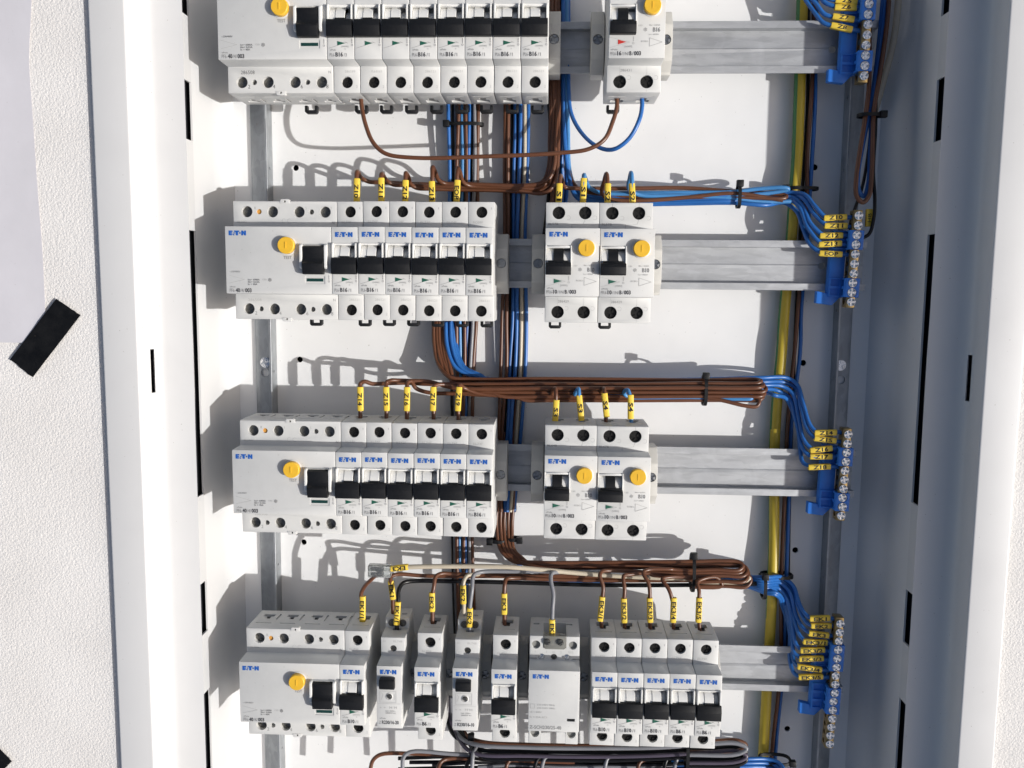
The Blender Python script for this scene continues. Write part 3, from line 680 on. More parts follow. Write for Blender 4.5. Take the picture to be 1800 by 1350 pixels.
def make_contactor():
    r = empty('contactor'); W = 35.2
    bm = dev_body(W)
    cb = new(); box(cb, 9.0, 26.4, -60, -24.2, -40, 10); box(cb, 9.6, 25.8, 31.0, 46, -40, 5)
    for x in (4.6, 30.4):
        cyl(cb, (x, 33.2, -18.2), 3.0, 6, n=22); cyl(cb, (x, -32.0, -18.6), 3.2, 6, n=22)
    for x in (8.6, 17.2, 26.2): cyl(cb, (x, 24.6, -18.4), 2.2, 6, n=20)
    for x in (4.4, 11.6, 20.6, 28.2): box(cb, x - 2.2, x + 2.2, 37, 45, -39, -36)
    box(cb, 26.8, 32.2, -14.4, -12.4, -3, 3); box(cb, -2, 5.4, 22.9, 23.5, -20, -10); box(cb, 30.2, 38, 22.9, 23.5, -20, -10)
    bm = cut(bm, cb); obj('body', bm, 'dev', r)
    for x in (8.6, 17.2, 26.2):
        b3 = new(); cross_screw(b3, (0, 0, 0), 2.1, 2.4, ang=random.random()); obj('terminal_screw', b3, 'zinc' if x != 17.2 else 'dscrew', r, loc=(x, 24.6, -18.2))
    for x, y in ((4.6, 33.2), (30.4, 33.2), (4.6, -32.0), (30.4, -32.0)):
        b3 = new(); cyl(b3, (x, y, -19.0), 2.9, .9, n=22); obj('blanking_plug', b3, 'plug', r)
    b3 = new(); prism(b3, [(9.8, 40), (9.8, 31.6), (11.0, 30.2), (24.4, 30.2), (25.6, 31.6), (25.6, 40)], -22, -15.4, axis='z', bevel=.5)
    obj('terminal_cover', b3, 'smoke', r)
    for x in (12.4, 21.6):
        b3 = new(); cross_screw(b3, (0, 0, 0), 2.3, 1.8, ang=random.random()); obj('terminal_screw', b3, 'dscrew', r, loc=(x, 35.8, -15.6))
    b3 = new(); box(b3, 27.2, 31.8, -14.2, -12.6, -2.6, -.6, .2, 1); obj('position_indicator', b3, 'black', r)
    obj('brand_mark', logo_bm(2.9, 15.8, ZP, 11.0, 3.0), 'logo', r)
    bm = new()
    ring(bm, (2.8, -4.2), .0, 0.01, ZP, 2, 3)
    text(bm, '230-240V 50Hz', 6.0, -3.6, ZP, 1.2, 12.4, 2); text(bm, '230-264V 60Hz', 6.0, -5.9, ZP, 1.2, 12.4, 2)
    for p, q in (((1.6, -2.6), (4.4, -2.6)), ((4.4, -2.6), (4.4, -5.6)), ((4.4, -5.6), (1.6, -5.6)), ((1.6, -5.6), (1.6, -2.6))): stroke(bm, p, q, .18, ZP, 2)
    text(bm, 'Ui = 440V', 1.4, -9.0, ZP, 1.3, 8.0, 2); text(bm, 'Ie = 25A AC1', 1.4, -12.6, ZP, 1.3, 11.6, 2)
    text(bm, 'Z-SCH230/25-40', 1.2, -20.4, ZP, 2.4, 21.8, 1, bold=.01)
    zs = -16 + ZP
    for s, x in (('1', 4.3), ('3', 11.6), ('A1', 16.0), ('5', 21.8), ('7(13)', 27.0)): text(bm, s, x, 27.4, zs, 1.5, None, 2)
    put_legends(legends(bm), r)
    return r

# ------------------------------------------------------------------ placing the devices
MW = 17.7
PX0 = [-216.316, -215.364, -214.612, -213.781]
proto = {}
def place(kind, maker, x, row, label, cat, group=None):
    if kind not in proto: proto[kind] = r = maker()
    else: r = dup(proto[kind])
    r.location = Vector((x + random.uniform(-.06, .06), ROWY[row] + .2 + random.uniform(-.22, .22), random.uniform(-.2, .15))) * S
    r.rotation_euler = (random.uniform(-.003, .003), random.uniform(-.003, .003), random.uniform(-.0025, .0025))
    return tag(r, label, cat, group)
_pm = {}
def printed(r, fn, *a):
    k = (fn.__name__,) + a
    if k not in _pm: _pm[k] = fn(*a)
    for nm, m_ in zip(LEG, _pm[k]):
        c_ = kid(r, nm)
        if c_ and len(m_.polygons): c_.data = m_
        elif c_: bpy.data.objects.remove(c_)
WORDS = ['top', 'second', 'third', 'bottom']; NTH = ['first', 'second', 'third', 'fourth', 'fifth', 'sixth']
for i in range(4):
    r = place('rcd', make_rcd, PX0[i], i, f'wide residual current device with yellow test button at the left of the {WORDS[i]} row', 'residual current device', 'residual current devices at the left of each row')
    printed(r, rcd_print, ['BL74G', 'BL70G', 'BL64G', 'BL78G'][i], i == 0)
GB = 'single-pole circuit breakers with black levers'
def mcb(x, row, label, rating, code, num='286521'):
    r = place('mcb', make_mcb, x, row, label, 'circuit breaker', GB); printed(r, mcb_print, rating, code, num); return r
# second and third rows: six breakers each
for row, names, codes in ((1, ['Z10', 'Z11', 'Z12', 'Z13', 'EOP', None], ['BL74F', 'BL74F', 'BL74F', 'BL74F', 'BL74F', 'BC09F']), (2, ['Z14', 'Z15', 'Z16', 'Z17', 'Z19', None], ['BL54F', 'BL54F', 'BT43F', 'BL74F', 'BL74F', 'BL74F'])):
    for k in range(6):
        lab = f'single-pole breaker marked B16 under the brown wire sleeved {names[k]}' if names[k] else f'unwired single-pole breaker marked B16 at the right end of the {WORDS[row]} row group of six'
        mcb(PX0[row] + 70.8 + MW * k, row, lab, 'B16', codes[k])
# bottom row
mcb(PX0[3] + 70.8, 3, 'single-pole breaker marked B10 joined to the right side of the bottom residual current device', 'B10', 'BL79F')
x_r1 = at(661.9, 1230, 0).x; x_m1 = at(728.2, 1230, 0).x; x_r2 = at(794.8, 1230, 0).x; x_m2 = at(862.6, 1235, 0).x; x_c = at(928.4, 1240, 0).x
mcb(x_m1, 3, 'lone breaker marked B6 standing between the two switching relays', 'B6', 'BL79F'); mcb(x_m2, 3, 'lone breaker marked B6 between a switching relay and the wide contactor', 'B6', 'BL79F')
for k, (rt, nm) in enumerate((('B10', 'EK3/1'), ('B10', 'EK3/2'), ('B10', 'EK3/3'), ('B6', 'EK3/4'), ('B6', 'EK3/5'))):
    mcb(31.121 + MW * k, 3, ['leftmost of the five joined breakers in the bottom row, marked B10', 'second of the five joined bottom-row breakers, right of the leftmost', 'middle one of the five joined breakers in the bottom row', 'fourth of the five joined bottom-row breakers, marked B6', 'rightmost of the five joined breakers in the bottom row, marked B6'][k], rt, 'BL79F')
# top row: a three-pole breaker and five single ones
def make_three_pole():
    r = empty('three_pole_breaker'); tp = [mcb_print('B16' if k == 0 else '', '', '286589' if k == 0 else 'PL6-B16/3' if k == 1 else '', 'PL6-', '/3') for k in range(3)]
    for k in range(3):
        src = proto['mcb']
        for ch in src.children:
            nm = ch.name.split('.')[0]
            c = ch.copy(); COL.objects.link(c); c.parent = r; c.location = ch.location + Vector((MW * k * S, 0, 0))
            if nm in LEG: c.data = tp[k][LEG.index(nm)]
            for g in ch.children:
                d = g.copy(); COL.objects.link(d); d.parent = c
    return r
r3 = make_three_pole(); r3.location = Vector((PX0[0] + 70.8, ROWY[0] + .2, 0)) * S
tag(r3, 'three-pole breaker marked B16/3 with three joined modules in the top row', 'circuit breaker')
TOPL = ['breaker next to the three-pole breaker in the top row', 'top-row breaker second to the right of the three-pole breaker', 'top-row breaker in the middle of the five single ones',
        'top-row breaker second from the end clamp at the right', 'top-row breaker against the end clamp at the right']
for k in range(5): mcb(PX0[0] + 70.8 + MW * (3 + k), 0, 'single-pole ' + TOPL[k] + ', marked B16', 'B16', 'BL74F')
# breakers with a test button
GR = 'two-pole breakers with yellow test buttons'
r = place('rcbo', make_rcbo, -4.427, 1, 'two-pole breaker with yellow button under the wires sleeved S1', 'circuit breaker', GR); printed(r, rcbo_print, 'B10', 'BL57B', '286429')
r = place('rcbo', make_rcbo, -4.427 + 35.4, 1, 'two-pole breaker with yellow button under the wires sleeved S2', 'circuit breaker', GR); printed(r, rcbo_print, 'B10', 'BL57B', '286429')
r = place('rcbo', make_rcbo, -3.172, 2, 'two-pole breaker with yellow button under the wires sleeved S3', 'circuit breaker', GR); printed(r, rcbo_print, 'B10', 'BL64B', '286429')
r = place('rcbo', make_rcbo, -3.172 + 35.4, 2, 'two-pole breaker with yellow button under the wires sleeved S4', 'circuit breaker', GR); printed(r, rcbo_print, 'B10', 'BL67B', '286429')
r = place('rcbo', make_rcbo, 33.779, 0, 'lone two-pole breaker in the top row with a red trip mark, marked B16', 'circuit breaker', GR); printed(r, rcbo_print, 'B16', 'BL57B', '286431')
tm = kid(r, 'trip_mark'); tm.data = tm.data.copy(); tm.data.materials[0] = M['red']; tm['label'] = 'red triangular trip mark'
r = place('relay', make_relay, x_r1, 3, 'narrow switching relay marked R230/16-20 with black rocker and small lamp', 'relay', 'switching relays in the bottom row'); printed(r, relay_print, 'R230/16-20')
r = place('relay', make_relay, x_r2, 3, 'narrow switching relay marked R230/16-10 with black rocker and small lamp', 'relay', 'switching relays in the bottom row'); printed(r, relay_print, 'R230/16-10')
place('contactor', make_contactor, x_c, 3, 'wide contactor marked Z-SCH230/25-40 with smoky terminal cover and no lever', 'contactor')
# end clamps on the rails
GC = 'grey end clamps with a screw on the rails'
def clampx(u, v, row, label): return place('clamp', make_clamp, at(u, v, -38).x - 4.5, row, label, 'end clamp', GC)
clampx(974, 62, 0, 'end clamp beside the last breaker of the top row'); clampx(1051, 62, 0, 'shaded end clamp left of the top-row breaker with the red mark'); clampx(1171, 62, 0, 'end clamp half hidden right of the top-row breaker with the red mark')
clampx(881, 465, 1, 'end clamp right of the six breakers in the second row'); clampx(946, 465, 1, 'end clamp left of the breaker sleeved S1'); clampx(1152, 465, 1, 'end clamp half hidden right of the breaker sleeved S2')
clampx(880, 836, 2, 'end clamp right of the six breakers in the third row'); clampx(944.5, 836, 2, 'end clamp left of the breaker sleeved S3'); clampx(1145, 850, 2, 'end clamp half hidden right of the breaker sleeved S4')
clampx(727, 1191, 3, 'dark shaded clamp between the R230/16-20 relay and the B6 breaker'); clampx(788, 1193, 3, 'dark shaded clamp left of the R230/16-10 relay'); clampx(853, 1193, 3, 'dark shaded clamp right of the R230/16-10 relay')
clampx(917, 1196, 3, 'dark shaded clamp left of the contactor'); clampx(1026, 1197, 3, 'dark shaded clamp right of the contactor')
clampx(1255, 1200, 3, 'end clamp mostly hidden behind the last bottom-row breaker')
for i, (x0, n_) in enumerate(((-3, 0),)): pass

# ------------------------------------------------------------------ brass neutral bars with screws in blue holders
ZBAR = -44.0
def neutral_bar(row, pA, pB, n, holders, label):
    A, B = at(*pA, ZBAR), at(*pB, ZBAR); d = (B - A); L = d.length; u = d.normalized(); side = Vector((-u.y, u.x, 0))
    if side.x < 0: side = -side
    r = empty('neutral_bar', (A.x, A.y, ZBAR)); tag(r, label, 'terminal bar', 'brass neutral bars in blue holders')
    ang = math.atan2(u.y, u.x) + math.pi / 2           # local -y runs down the bar
    r.rotation_euler = (0, 0, ang)
    p = L / (n - 1)
    bm = new(); box(bm, -3.0, 3.0, -L - 4.0, 4.0, -10.5, -2.0, .35)
    cb = new()
    for k in range(n): cyl(cb, (-6, -k * p, -6.6), 1.9, 12, axis='x', n=14)
    bm = cut(bm, cb); obj('brass_bar', bm, 'brass', r)
    me = None
    for k in range(n):
        b3 = new(); cyl(b3, (0, 0, -4), 1.9, 3, n=14); cross_screw(b3, (0, 0, -1.6), 2.85, 2.4, ang=random.uniform(0, 1.6), dome=1.1, gap=.55); o = obj('bar_screw', b3, 'zinc', r); o.location = Vector((random.uniform(-.25, .25), -k * p, random.uniform(-.3, .2))) * S
    for k0, k1 in holders:
        y1, y0 = -(k0 - .5) * p, -(k1 + .5) * p
        bm = new(); box(bm, -4.9, 4.9, y0, y1, -15.4, -.5, .3); box(bm, -13.6, -5.0, y0, y1, -15.2, -8.2, .4)
        cb = new(); box(cb, -3.08, 3.08, y0 - 9, y1 + 9, -10.6, -1.75)
        for k in range(k0, k1 + 1):
            cyl(cb, (0, -k * p, -6), 3.15, 12, n=20)
            box(cb, -9, 1.0, -k * p - 2.3, -k * p + 2.3, -9.0, -4.2); box(cb, -12.6, -6.2, -k * p - 2.3, -k * p + 2.3, -14, 0)
        bm = cut(bm, cb); obj('blue_holder', bm, 'holder', r)
    ya, yb = -(holders[0][0] - .3) * p, -(holders[-1][1] + .6) * p
    bm = new(); box(bm, -14.0, -3.4, yb, ya - 4, -15.6, -9.5, .5)
    prism(bm, [(-21, yb + 4), (-21, yb - 4.5), (-10, yb - 5.5), (-4, yb + 1)], -15.4, -9.8, axis='z', bevel=.4); obj('rail_foot', bm, 'holder', r)
    return r, p, u
bars = []
bars.append(neutral_bar(0, (1529.5, -12), (1519.5, 133), 9, [(0, 2), (6, 7)], 'brass terminal bar with bright screws beside the sleeves Z6 to Z8'))
bars.append(neutral_bar(1, (1510, 379), (1496.5, 531), 10, [(2, 3), (7, 8)], 'brass terminal bar with ten bright screws beside the sleeves Z10 to EOP'))
bars.append(neutral_bar(2, (1491, 764), (1479.5, 907), 10, [(2, 3), (7, 8)], 'brass terminal bar with ten bright screws beside the sleeves Z14 to Z18'))
bars.append(neutral_bar(3, (1477.5, 1097), (1459.5, 1309), 15, [(3, 5), (8, 10)], 'long brass terminal bar with fifteen bright screws beside the EK sleeves'))

# ------------------------------------------------------------------ wires
def sleeve(parent, pts, center, s, L=16.5, wd=4.3, th=3.6, flip=False, size=2.9, horiz=False, tw=None):
    c = min(range(len(pts)), key=lambda i: (pts[i] - center).length)
    i0, i1 = max(0, c - 2), min(len(pts) - 1, c + 2); t = (pts[i1] - pts[i0]); t.z *= 0 if horiz else .35; t.normalize()
    ref = Vector((1, 0, 0)) if horiz else Vector((0, -1, 0))
    if t.dot(ref) < 0: t = -t
    t = Matrix.Rotation(random.uniform(-.05, .05), 3, 'Z') @ t
    q = pts[c].copy(); along = (center - q).dot(t); q += t * along
    zax = Vector((0, 0, 1)); zax = (zax - t * zax.dot(t)).normalized(); sd = zax.cross(t)          # side = up direction of text
    if flip: tt, ss = -t, -sd
    else: tt, ss = t, sd
    bm = new(); n = 16; rings = []
    for a, k in ((-L / 2, .93), (-L / 2 + .4, 1), (L / 2 - .4, 1), (L / 2, .93)):
        rg = []
        for j in range(n):
            th_ = 2 * math.pi * j / n; cx, cz = math.cos(th_), math.sin(th_)
            e = .55; cx = math.copysign(abs(cx) ** e, cx); cz = math.copysign(abs(cz) ** e, cz)
            rg.append(bm.verts.new(q + t * a + sd * cx * wd / 2 * k + zax * cz * th / 2 * k))
        rings.append(rg)
    for a, b in zip(rings, rings[1:]):
        for j in range(n): bm.faces.new((a[j], a[(j + 1) % n], b[(j + 1) % n], b[j]))
    bm.faces.new(rings[0][::-1]); bm.faces.new(rings[-1]); bmesh.ops.recalc_face_normals(bm, faces=bm.faces)
    o = obj('marker_sleeve', bm, 'marker', parent); o['label'] = f'yellow marker sleeve handwritten {s}'
    b2 = new(); wv = tw or min(L * .8, 2.9 * len(s) + .6)
    text(b2, s, *(q + zax * (th / 2 + .06)), size, wv, 0, ex=tt, ey=ss, center=True, bold=.03)
    obj('handwriting', b2, 'ink', o)
WIRES = {}
def wire(color, pts, label, group=None, r=1.45, marks=(), name='wire', k=6, n=8, cat='wire', mats=None, mifn=None):
    ctl = [at(*p) for p in pts]
    for q_ in ctl[1:-1]: q_ += Vector((random.uniform(-.3, .3), random.uniform(-.3, .3), random.uniform(-.25, .25)))
    P = catmull(ctl, k); bm = new(); tube(bm, P, r, n, mifn=mifn)
    o = obj(name, bm, mats or color, angle=60); tag(o, label, cat, group)
    for m_ in marks:
        s, u, v, z = m_[:4]; kw = m_[4] if len(m_) > 4 else {}
        sleeve(o, P, at(u, v, z), s, **kw)
    return o
def tie(u, v, z, hw, hd, axis, label, head=1, ang=0.0):
    """a black cable tie: strap loop half-width hw across the bundle, half-depth hd, and its head"""
    c = at(u, v, z); bm = new(); t = 2.3; pts = []; n = 20
    for i in range(n):
        a = 2 * math.pi * i / n; e = .7; cx, sx = math.cos(a), math.sin(a)
        pts.append((math.copysign(abs(cx) ** e, cx), math.copysign(abs(sx) ** e, sx)))
    rings = []
    for off in (-t / 2, t / 2):
        for k in (1.0, 1.0):
            pass
    def V(p, off, g):
        a, b = p[0] * (hw + g), p[1] * (hd + g)
        return bm.verts.new(((off, a, b) if axis == 'x' else (a, off, b)))
    L_ = [[V(p, off, g) for p in pts] for off, g in ((-t / 2, 0), (-t / 2, 1.0), (t / 2, 1.0), (t / 2, 0))]
    for a, b in zip(L_, L_[1:] + L_[:1]):
        for i in range(n): bm.faces.new((a[i], a[(i + 1) % n], b[(i + 1) % n], b[i]))
    bmesh.ops.recalc_face_normals(bm, faces=bm.faces)
    r = obj('cable_tie', bm, 'black', loc=c, angle=60); r.rotation_euler.z = ang
    h = new()
    if axis == 'x': box(h, -2.3, 2.3, head * (hw - 1.5), head * (hw + 3.2), hd * .4, hd * .4 + 4.2, .4) if head > 0 else box(h, -2.3, 2.3, -hw - 3.2, -hw + 1.5, hd * .4, hd * .4 + 4.2, .4)
    else: box(h, min(head * (hw - 1.5), head * (hw + 3.2)), max(head * (hw - 1.5), head * (hw + 3.2)), -2.3, 2.3, hd * .4, hd * .4 + 4.2, .4)
    obj('tie_head', h, 'black', r)
    return tag(r, label, 'cable tie', 'black cable ties round the wires')

# jumpers from the top row
wire('brown', [(634, 170, -34), (636, 190, -32), (642, 218, -28), (655, 250, -25), (678, 270, -24), (725, 277, -24), (860, 275, -24), (985, 269, -24), (1035, 262, -24), (1062, 244, -25), (1077, 214, -29), (1084, 186, -33), (1084, 168, -34)],
     'long brown jumper wire sagging between the top-row breakers', 'single jumper wires under the top row')
wire('blue', [(1128, 166, -34), (1128, 186, -33), (1123, 212, -30), (1106, 242, -30), (1084, 260, -32), (1064, 263, -36), (1040, 252, -42), (1018, 228, -50), (1004, 196, -58), (1000, 160, -64), (999, 60, -71), (999, -40, -74)],
     'blue wire curving from the lone top-row breaker into the bundle', 'single jumper wires under the top row')

# vertical bundles behind the rails
VA = 'wires of the vertical bundle behind the breakers'; VB = 'wires of the vertical bundle between the two groups of devices'
CN = {'brown': 'brown', 'blue': 'blue', 'bluelt': 'light blue', 'grey': 'grey', 'cream': 'cream', 'violet': 'violet', 'blackpvc': 'black'}
def runs(lst, path, where, group, r=1.4):
    order = sorted(lst, key=lambda q: q[1])
    for j, (c, dx, dz) in enumerate(lst):
        same = [q for q in order if q[0] == c]; o_ = '' if len(same) == 1 else {0: 'leftmost ', len(same) - 1: 'rightmost '}.get(same.index((c, dx, dz)), 'middle ')
        pts = [(u + dx * sp + random.uniform(-2.0, 2.0), v, z + dz + random.uniform(-.8, .8)) for u, v, z, sp in path]
        wire(c, pts, f'{o_}{CN[c]} wire {where}', group, r)
runs([('blue', -25, 1)], [(815, -60, -75, .9), (814, 100, -74, 1), (814, 190, -71, 1), (814, 300, -72, 1), (812, 420, -75, 1), (811, 480, -76, 1)], 'at the left edge of the vertical bundle above the second row', VA)
runs([('blackpvc', -18, -2), ('brown', -9, 1.5), ('bluelt', -2, 0), ('brown', 5, 1), ('blue', 11, 0), ('grey', 19, 1), ('brown', 26, 0), ('blackpvc', 2, -5), ('violet', 24, -3), ('grey', -13, -1), ('blackpvc', 15, -2)],
     [(815, -60, -75, .9), (814, 100, -74, 1), (814, 190, -71, 1), (814, 300, -72, 1), (812, 420, -75, 1), (812, 560, -73, .95), (811, 640, -74, .9), (810, 730, -75, .75), (810, 860, -75, .75), (811, 960, -74, .72), (812, 1080, -75, .75), (815, 1180, -75, .7)],
     'in the vertical bundle behind the last breakers of the left group', VA)
runs([('brown', -21, 1), ('brown', -14, 2), ('blue', -5, 1), ('blue', 4, 2), ('cream', 12, 1), ('blue', 19, 0), ('blackpvc', -9, -4), ('cream', 15, -3), ('blackpvc', -1, -1), ('brown', 8, -1)],
     [(908, -60, -75, .9), (908, 120, -73, 1), (909, 200, -70, 1), (908, 300, -71, 1), (906, 420, -75, 1), (905, 560, -73, 1), (903, 640, -74, 1), (897, 740, -76, 1), (893, 830, -76, .8), (890, 900, -72, .7)],
     'in the vertical bundle between the two device groups', VB)
tie(818, 219, -71, 12.5, 4.2, 'y', 'cable tie round the vertical bundle under the top row', -1)
runs([('blackpvc', -22, -2), ('brown', -14, 2), ('brown', -7, 1), ('blue', 6, -1), ('blackpvc', 0, -4), ('violet', 9, -5), ('blue', 14, -4), ('blackpvc', -18, -5)],
     [(984, -60, -73, 1), (984, 60, -71, 1), (984, 140, -70, 1), (985, 200, -69, .9), (984, 260, -70, .8), (984, 330, -74, .8), (975, 420, -77, .8)],
     'in the dark bundle right of the top-row breakers', 'wires of the short dark bundle beside the top row')

# second row, left group: five sleeved brown wires
def loop2(xt, yt, s, ym, yrun, zrun, ytail, xturn):
    pts = [(xt, 372, -34), (xt, 345, -34), (xt, yt + 14, -34), (xt + .5, yt + 3, -36), (xt + 2, yt + 2, -41), (xt + 5, yt + 8, -47), (xt + 10, yrun - 8, -53), (xt + 22, yrun - 1, -57), (xt + 45, yrun, -58)]
    x = xt + 90
    while x < xturn - 45: pts.append((x, yrun + (x - xt) * .022, zrun)); x += 70
    pts += [(xturn - 22, ytail, zrun), (xturn - 6, ytail - 9, zrun), (xturn + 2, ytail - 32, zrun - 2), (xturn + 5, 240, zrun - 7), (xturn + 6, 180, -68), (xturn + 6, 60, -71), (xturn + 6, -40, -73)]
    return wire('brown', pts, f'brown wire with a yellow sleeve reading {s} above the second row', 'sleeved wires of the second row', 1.55, marks=[(s, xt, ym, -34, dict(L=17))])
loop2(627, 300, 'Z10', 336, 321, -60, 326, 962); loop2(670, 304, 'Z11', 335, 325, -58, 330, 966); loop2(712, 302, 'Z12', 339, 331, -61, 335, 970); loop2(760, 293, 'Z13', 341, 323, -57, 323, 972); loop2(804, 294, 'EOP', 339, 328, -59, 340, 976)
# second row, right group: S1 S1 S2 S2
GS2 = 'sleeved wires of the second row'
H2 = 'wires of the horizontal bundle above the two-pole breakers of the second row'
wire('brown', [(983, 372, -34), (983, 345, -34), (984, 316, -35), (986, 309, -39), (989, 316, -46), (993, 328, -52), (1020, 331, -55), (1120, 331, -57), (1200, 331, -58), (1290, 337, -57), (1360, 341, -57), (1382, 344, -56), (1378, 349, -54), (1330, 348, -54), (1290, 347, -54), (1180, 346, -56), (1060, 342, -58), (1015, 330, -60), (1000, 300, -64), (994, 220, -68), (992, 60, -71), (992, -40, -72)],
     'brown wire with sleeve S1 over the first two-pole breaker of the second row', GS2, 1.5, marks=[('S1', 983, 345, -34, dict(L=17))])
wire('bluelt', [(1026, 372, -34), (1026, 340, -34), (1026, 316, -34), (1027, 308, -38), (1030, 314, -46), (1036, 330, -54), (1060, 340, -56), (1160, 342, -56), (1290, 344, -54), (1370, 337, -54), (1386, 332, -53), (1378, 330, -52), (1330, 333, -54), (1290, 338, -54), (1200, 338, -56), (1090, 340, -58), (1020, 336, -60), (1003, 310, -64), (998, 220, -67), (996, 60, -70), (996, -40, -72)],
     'blue wire with sleeve S1 over the first two-pole breaker of the second row', GS2, 1.5, marks=[('S1', 1026, 337, -34, dict(L=18))])
wire('brown', [(1068, 372, -34), (1068, 345, -34), (1068, 318, -35), (1066, 306, -38), (1062, 318, -45), (1059, 340, -51), (1075, 350, -53), (1140, 352, -54), (1220, 346, -54), (1290, 340, -53), (1350, 348, -54), (1376, 352, -54)],
     'brown wire with sleeve S2 over the second two-pole breaker of the second row', GS2, 1.5, marks=[('S2', 1069, 345, -34, dict(L=17))])
wire('bluelt', [(1111, 372, -34), (1111, 345, -34), (1111, 315, -34), (1110, 303, -37), (1107, 312, -44), (1105, 332, -51), (1125, 342, -54), (1200, 344, -55), (1290, 349, -54), (1340, 354, -56), (1390, 354, -58)],
     'blue wire with sleeve S2 over the second two-pole breaker of the second row', GS2, 1.5, marks=[('S2', 1111, 345, -34, dict(L=17))])
GN = 'sleeved blue neutral wires at the brass bars'
NO = ['first', 'second', 'third', 'fourth', 'fifth', 'sixth', 'seventh', 'lowest']
NCOUNT = {}
def neutral(row, pts, s, u, v, L=15.5, z=-51, wd=4.2, extra=None, size=2.6, slope=0):
    slope += random.uniform(-.08, .12)
    if row: pts[-4:] = [(a, b, zz) for (a, b, _), zz in zip(pts[-4:], (-67 - 2.4 * (NCOUNT.get(row, 0) % 2), -65 - 2.4 * (NCOUNT.get(row, 0) % 2), -60, -54))]
    nth = NCOUNT.get(row, 0); NCOUNT[row] = nth + 1
    pts = pts + [(u - 14, v - 14 * slope, z), (u, v, z), (u + 20, v + 20 * slope, z), (u + 40, v + 40 * slope, z)]
    wire('blue', pts, f'blue wire sleeved {s}, {NO[nth]} from the top at the {ORD[row]} brass bar', GN, 1.5, marks=[(s, u, v, z, dict(L=L, wd=wd, horiz=True, size=size))])
left2 = lambda dy: [(990, -40, -71), (991, 120, -70), (992, 230, -67), (998, 300, -62), (1014, 340 + dy * .5, -60 - abs(dy) % 3), (1060, 348 + dy * .7, -58 - abs(dy) % 4), (1180, 347 + dy * .8, -57 - abs(dy) % 4), (1290, 346 + dy * .7, -55), (1345, 345 + dy, -54)]
for s, u, v, dy, mid in (('Z10', 1468, 383, -4, [(1395, 338, -52), (1415, 342, -52), (1432, 362, -52)]), ('Z11', 1469, 397, 2, [(1392, 343, -52), (1412, 350, -52), (1432, 378, -52)]), ('Z12', 1461, 414, 6, [(1390, 346, -52), (1410, 360, -52), (1424, 392, -52)]),
                         ('Z13', 1459, 429, 10, [(1385, 350, -52), (1405, 364, -52), (1421, 402, -52)]), ('EOP', 1460, 446, 15, [(1380, 356, -52), (1400, 372, -52), (1412, 402, -52), (1424, 430, -52)])):
    neutral(1, left2(dy) + mid, s, u, v, slope=.03)
tie(1298, 345, -55, 7.5, 4.5, 'x', 'cable tie round the horizontal bundle above the second row', 1)
tie(1408, 332, -72, 11, 6.5, 'y', 'cable tie round the thick yellow wire above the second rail', -1)

# third row: brown loops from bundle A folded back to the sleeved breakers, and S3, S4
GS3 = 'sleeved wires of the third row'
def loop3(j, xt, s, ys, y1, y2, z1, z2, xl, lead):
    pts = [(762 + j * 4.6, 420, -73), (763 + j * 4.8, 560, -70), (764 + j * 4.8, 605, -66), (771 + j * 4.6, 640, -60), (790 + j * 4, y1 - 4, z1), (830, y1, z1), (960, y1, z1), (1100, y1 + 1, z1), (1238, y1 + 2, z1), (xl - 30, y1 + 1, z1), (xl - 4, y1 + 1.5, z1 + 1), (xl + 2, (y1 + y2) / 2, (z1 + z2) / 2 + 1),
           (xl - 4, y2 - 1, z2), (xl - 30, y2, z2), (1238, y2 - 1, z2), (1100, y2, z2), (960, y2, z2), (xt + 120, y2, z2)] + lead + [(xt + 1, ys + 3, -36), (xt, ys + 16, -34), (xt, 720, -34), (xt, 745, -34)]
    return wire('brown', pts, f'{NTH[j]} brown wire from the left above the third-row breakers, sleeve reading {s}', GS3, 1.5, marks=[(s, xt, 701, -34, dict(L=17))])
loop3(0, 633, 'Z14', 671, 666, 675, -52, -46, 1336, [(715, 673, -46), (680, 674, -42), (655, 674, -39), (641, 671, -37)])
loop3(1, 679, 'Z15', 670, 671, 682, -56, -42, 1340, [(755, 671, -44), (722, 670, -41), (700, 669, -39), (687, 668, -37)])
loop3(2, 715, 'Z16', 669, 678, 690, -51, -44, 1345, [(790, 691, -45), (752, 690, -44), (732, 682, -42), (722, 671, -38)])
loop3(3, 762, 'Z17', 676, 685, 697, -53, -43, 1341, [(860, 688, -44), (800, 680, -43), (775, 675, -39)])
loop3(4, 806, 'Z19', 674, 693, 704, -50, -44, 1338, [(905, 698, -44), (840, 692, -43), (815, 682, -40)])
tie(1238, 686, -49, 10, 7.5, 'x', 'cable tie round the thick brown bundle above the third row', 1)
wire('brown', [(976, 752, -34), (977, 720, -34), (977, 690, -34), (975, 683, -37), (970, 692, -42), (975, 699, -44), (1040, 700, -45), (1130, 703, -46), (1225, 697, -44), (1270, 704, -42), (1310, 713, -41), (1330, 714, -41), (1335, 706, -42), (1326, 698, -44), (1250, 694, -46), (1100, 694, -48)],
     'brown wire with sleeve S3 ending in a small drooping loop', GS3, 1.4, marks=[('S3', 977, 724, -34, dict(L=17))])
wire('bluelt', [(1021, 752, -34), (1020, 715, -34), (1018, 690, -34), (1016, 683, -37), (1010, 693, -42), (1014, 697, -45), (1080, 696, -48), (1180, 694, -50)],
     'blue wire with sleeve S3 over the third-row two-pole breaker', GS3, 1.4, marks=[('S3', 1020, 717, -34, dict(L=18))])
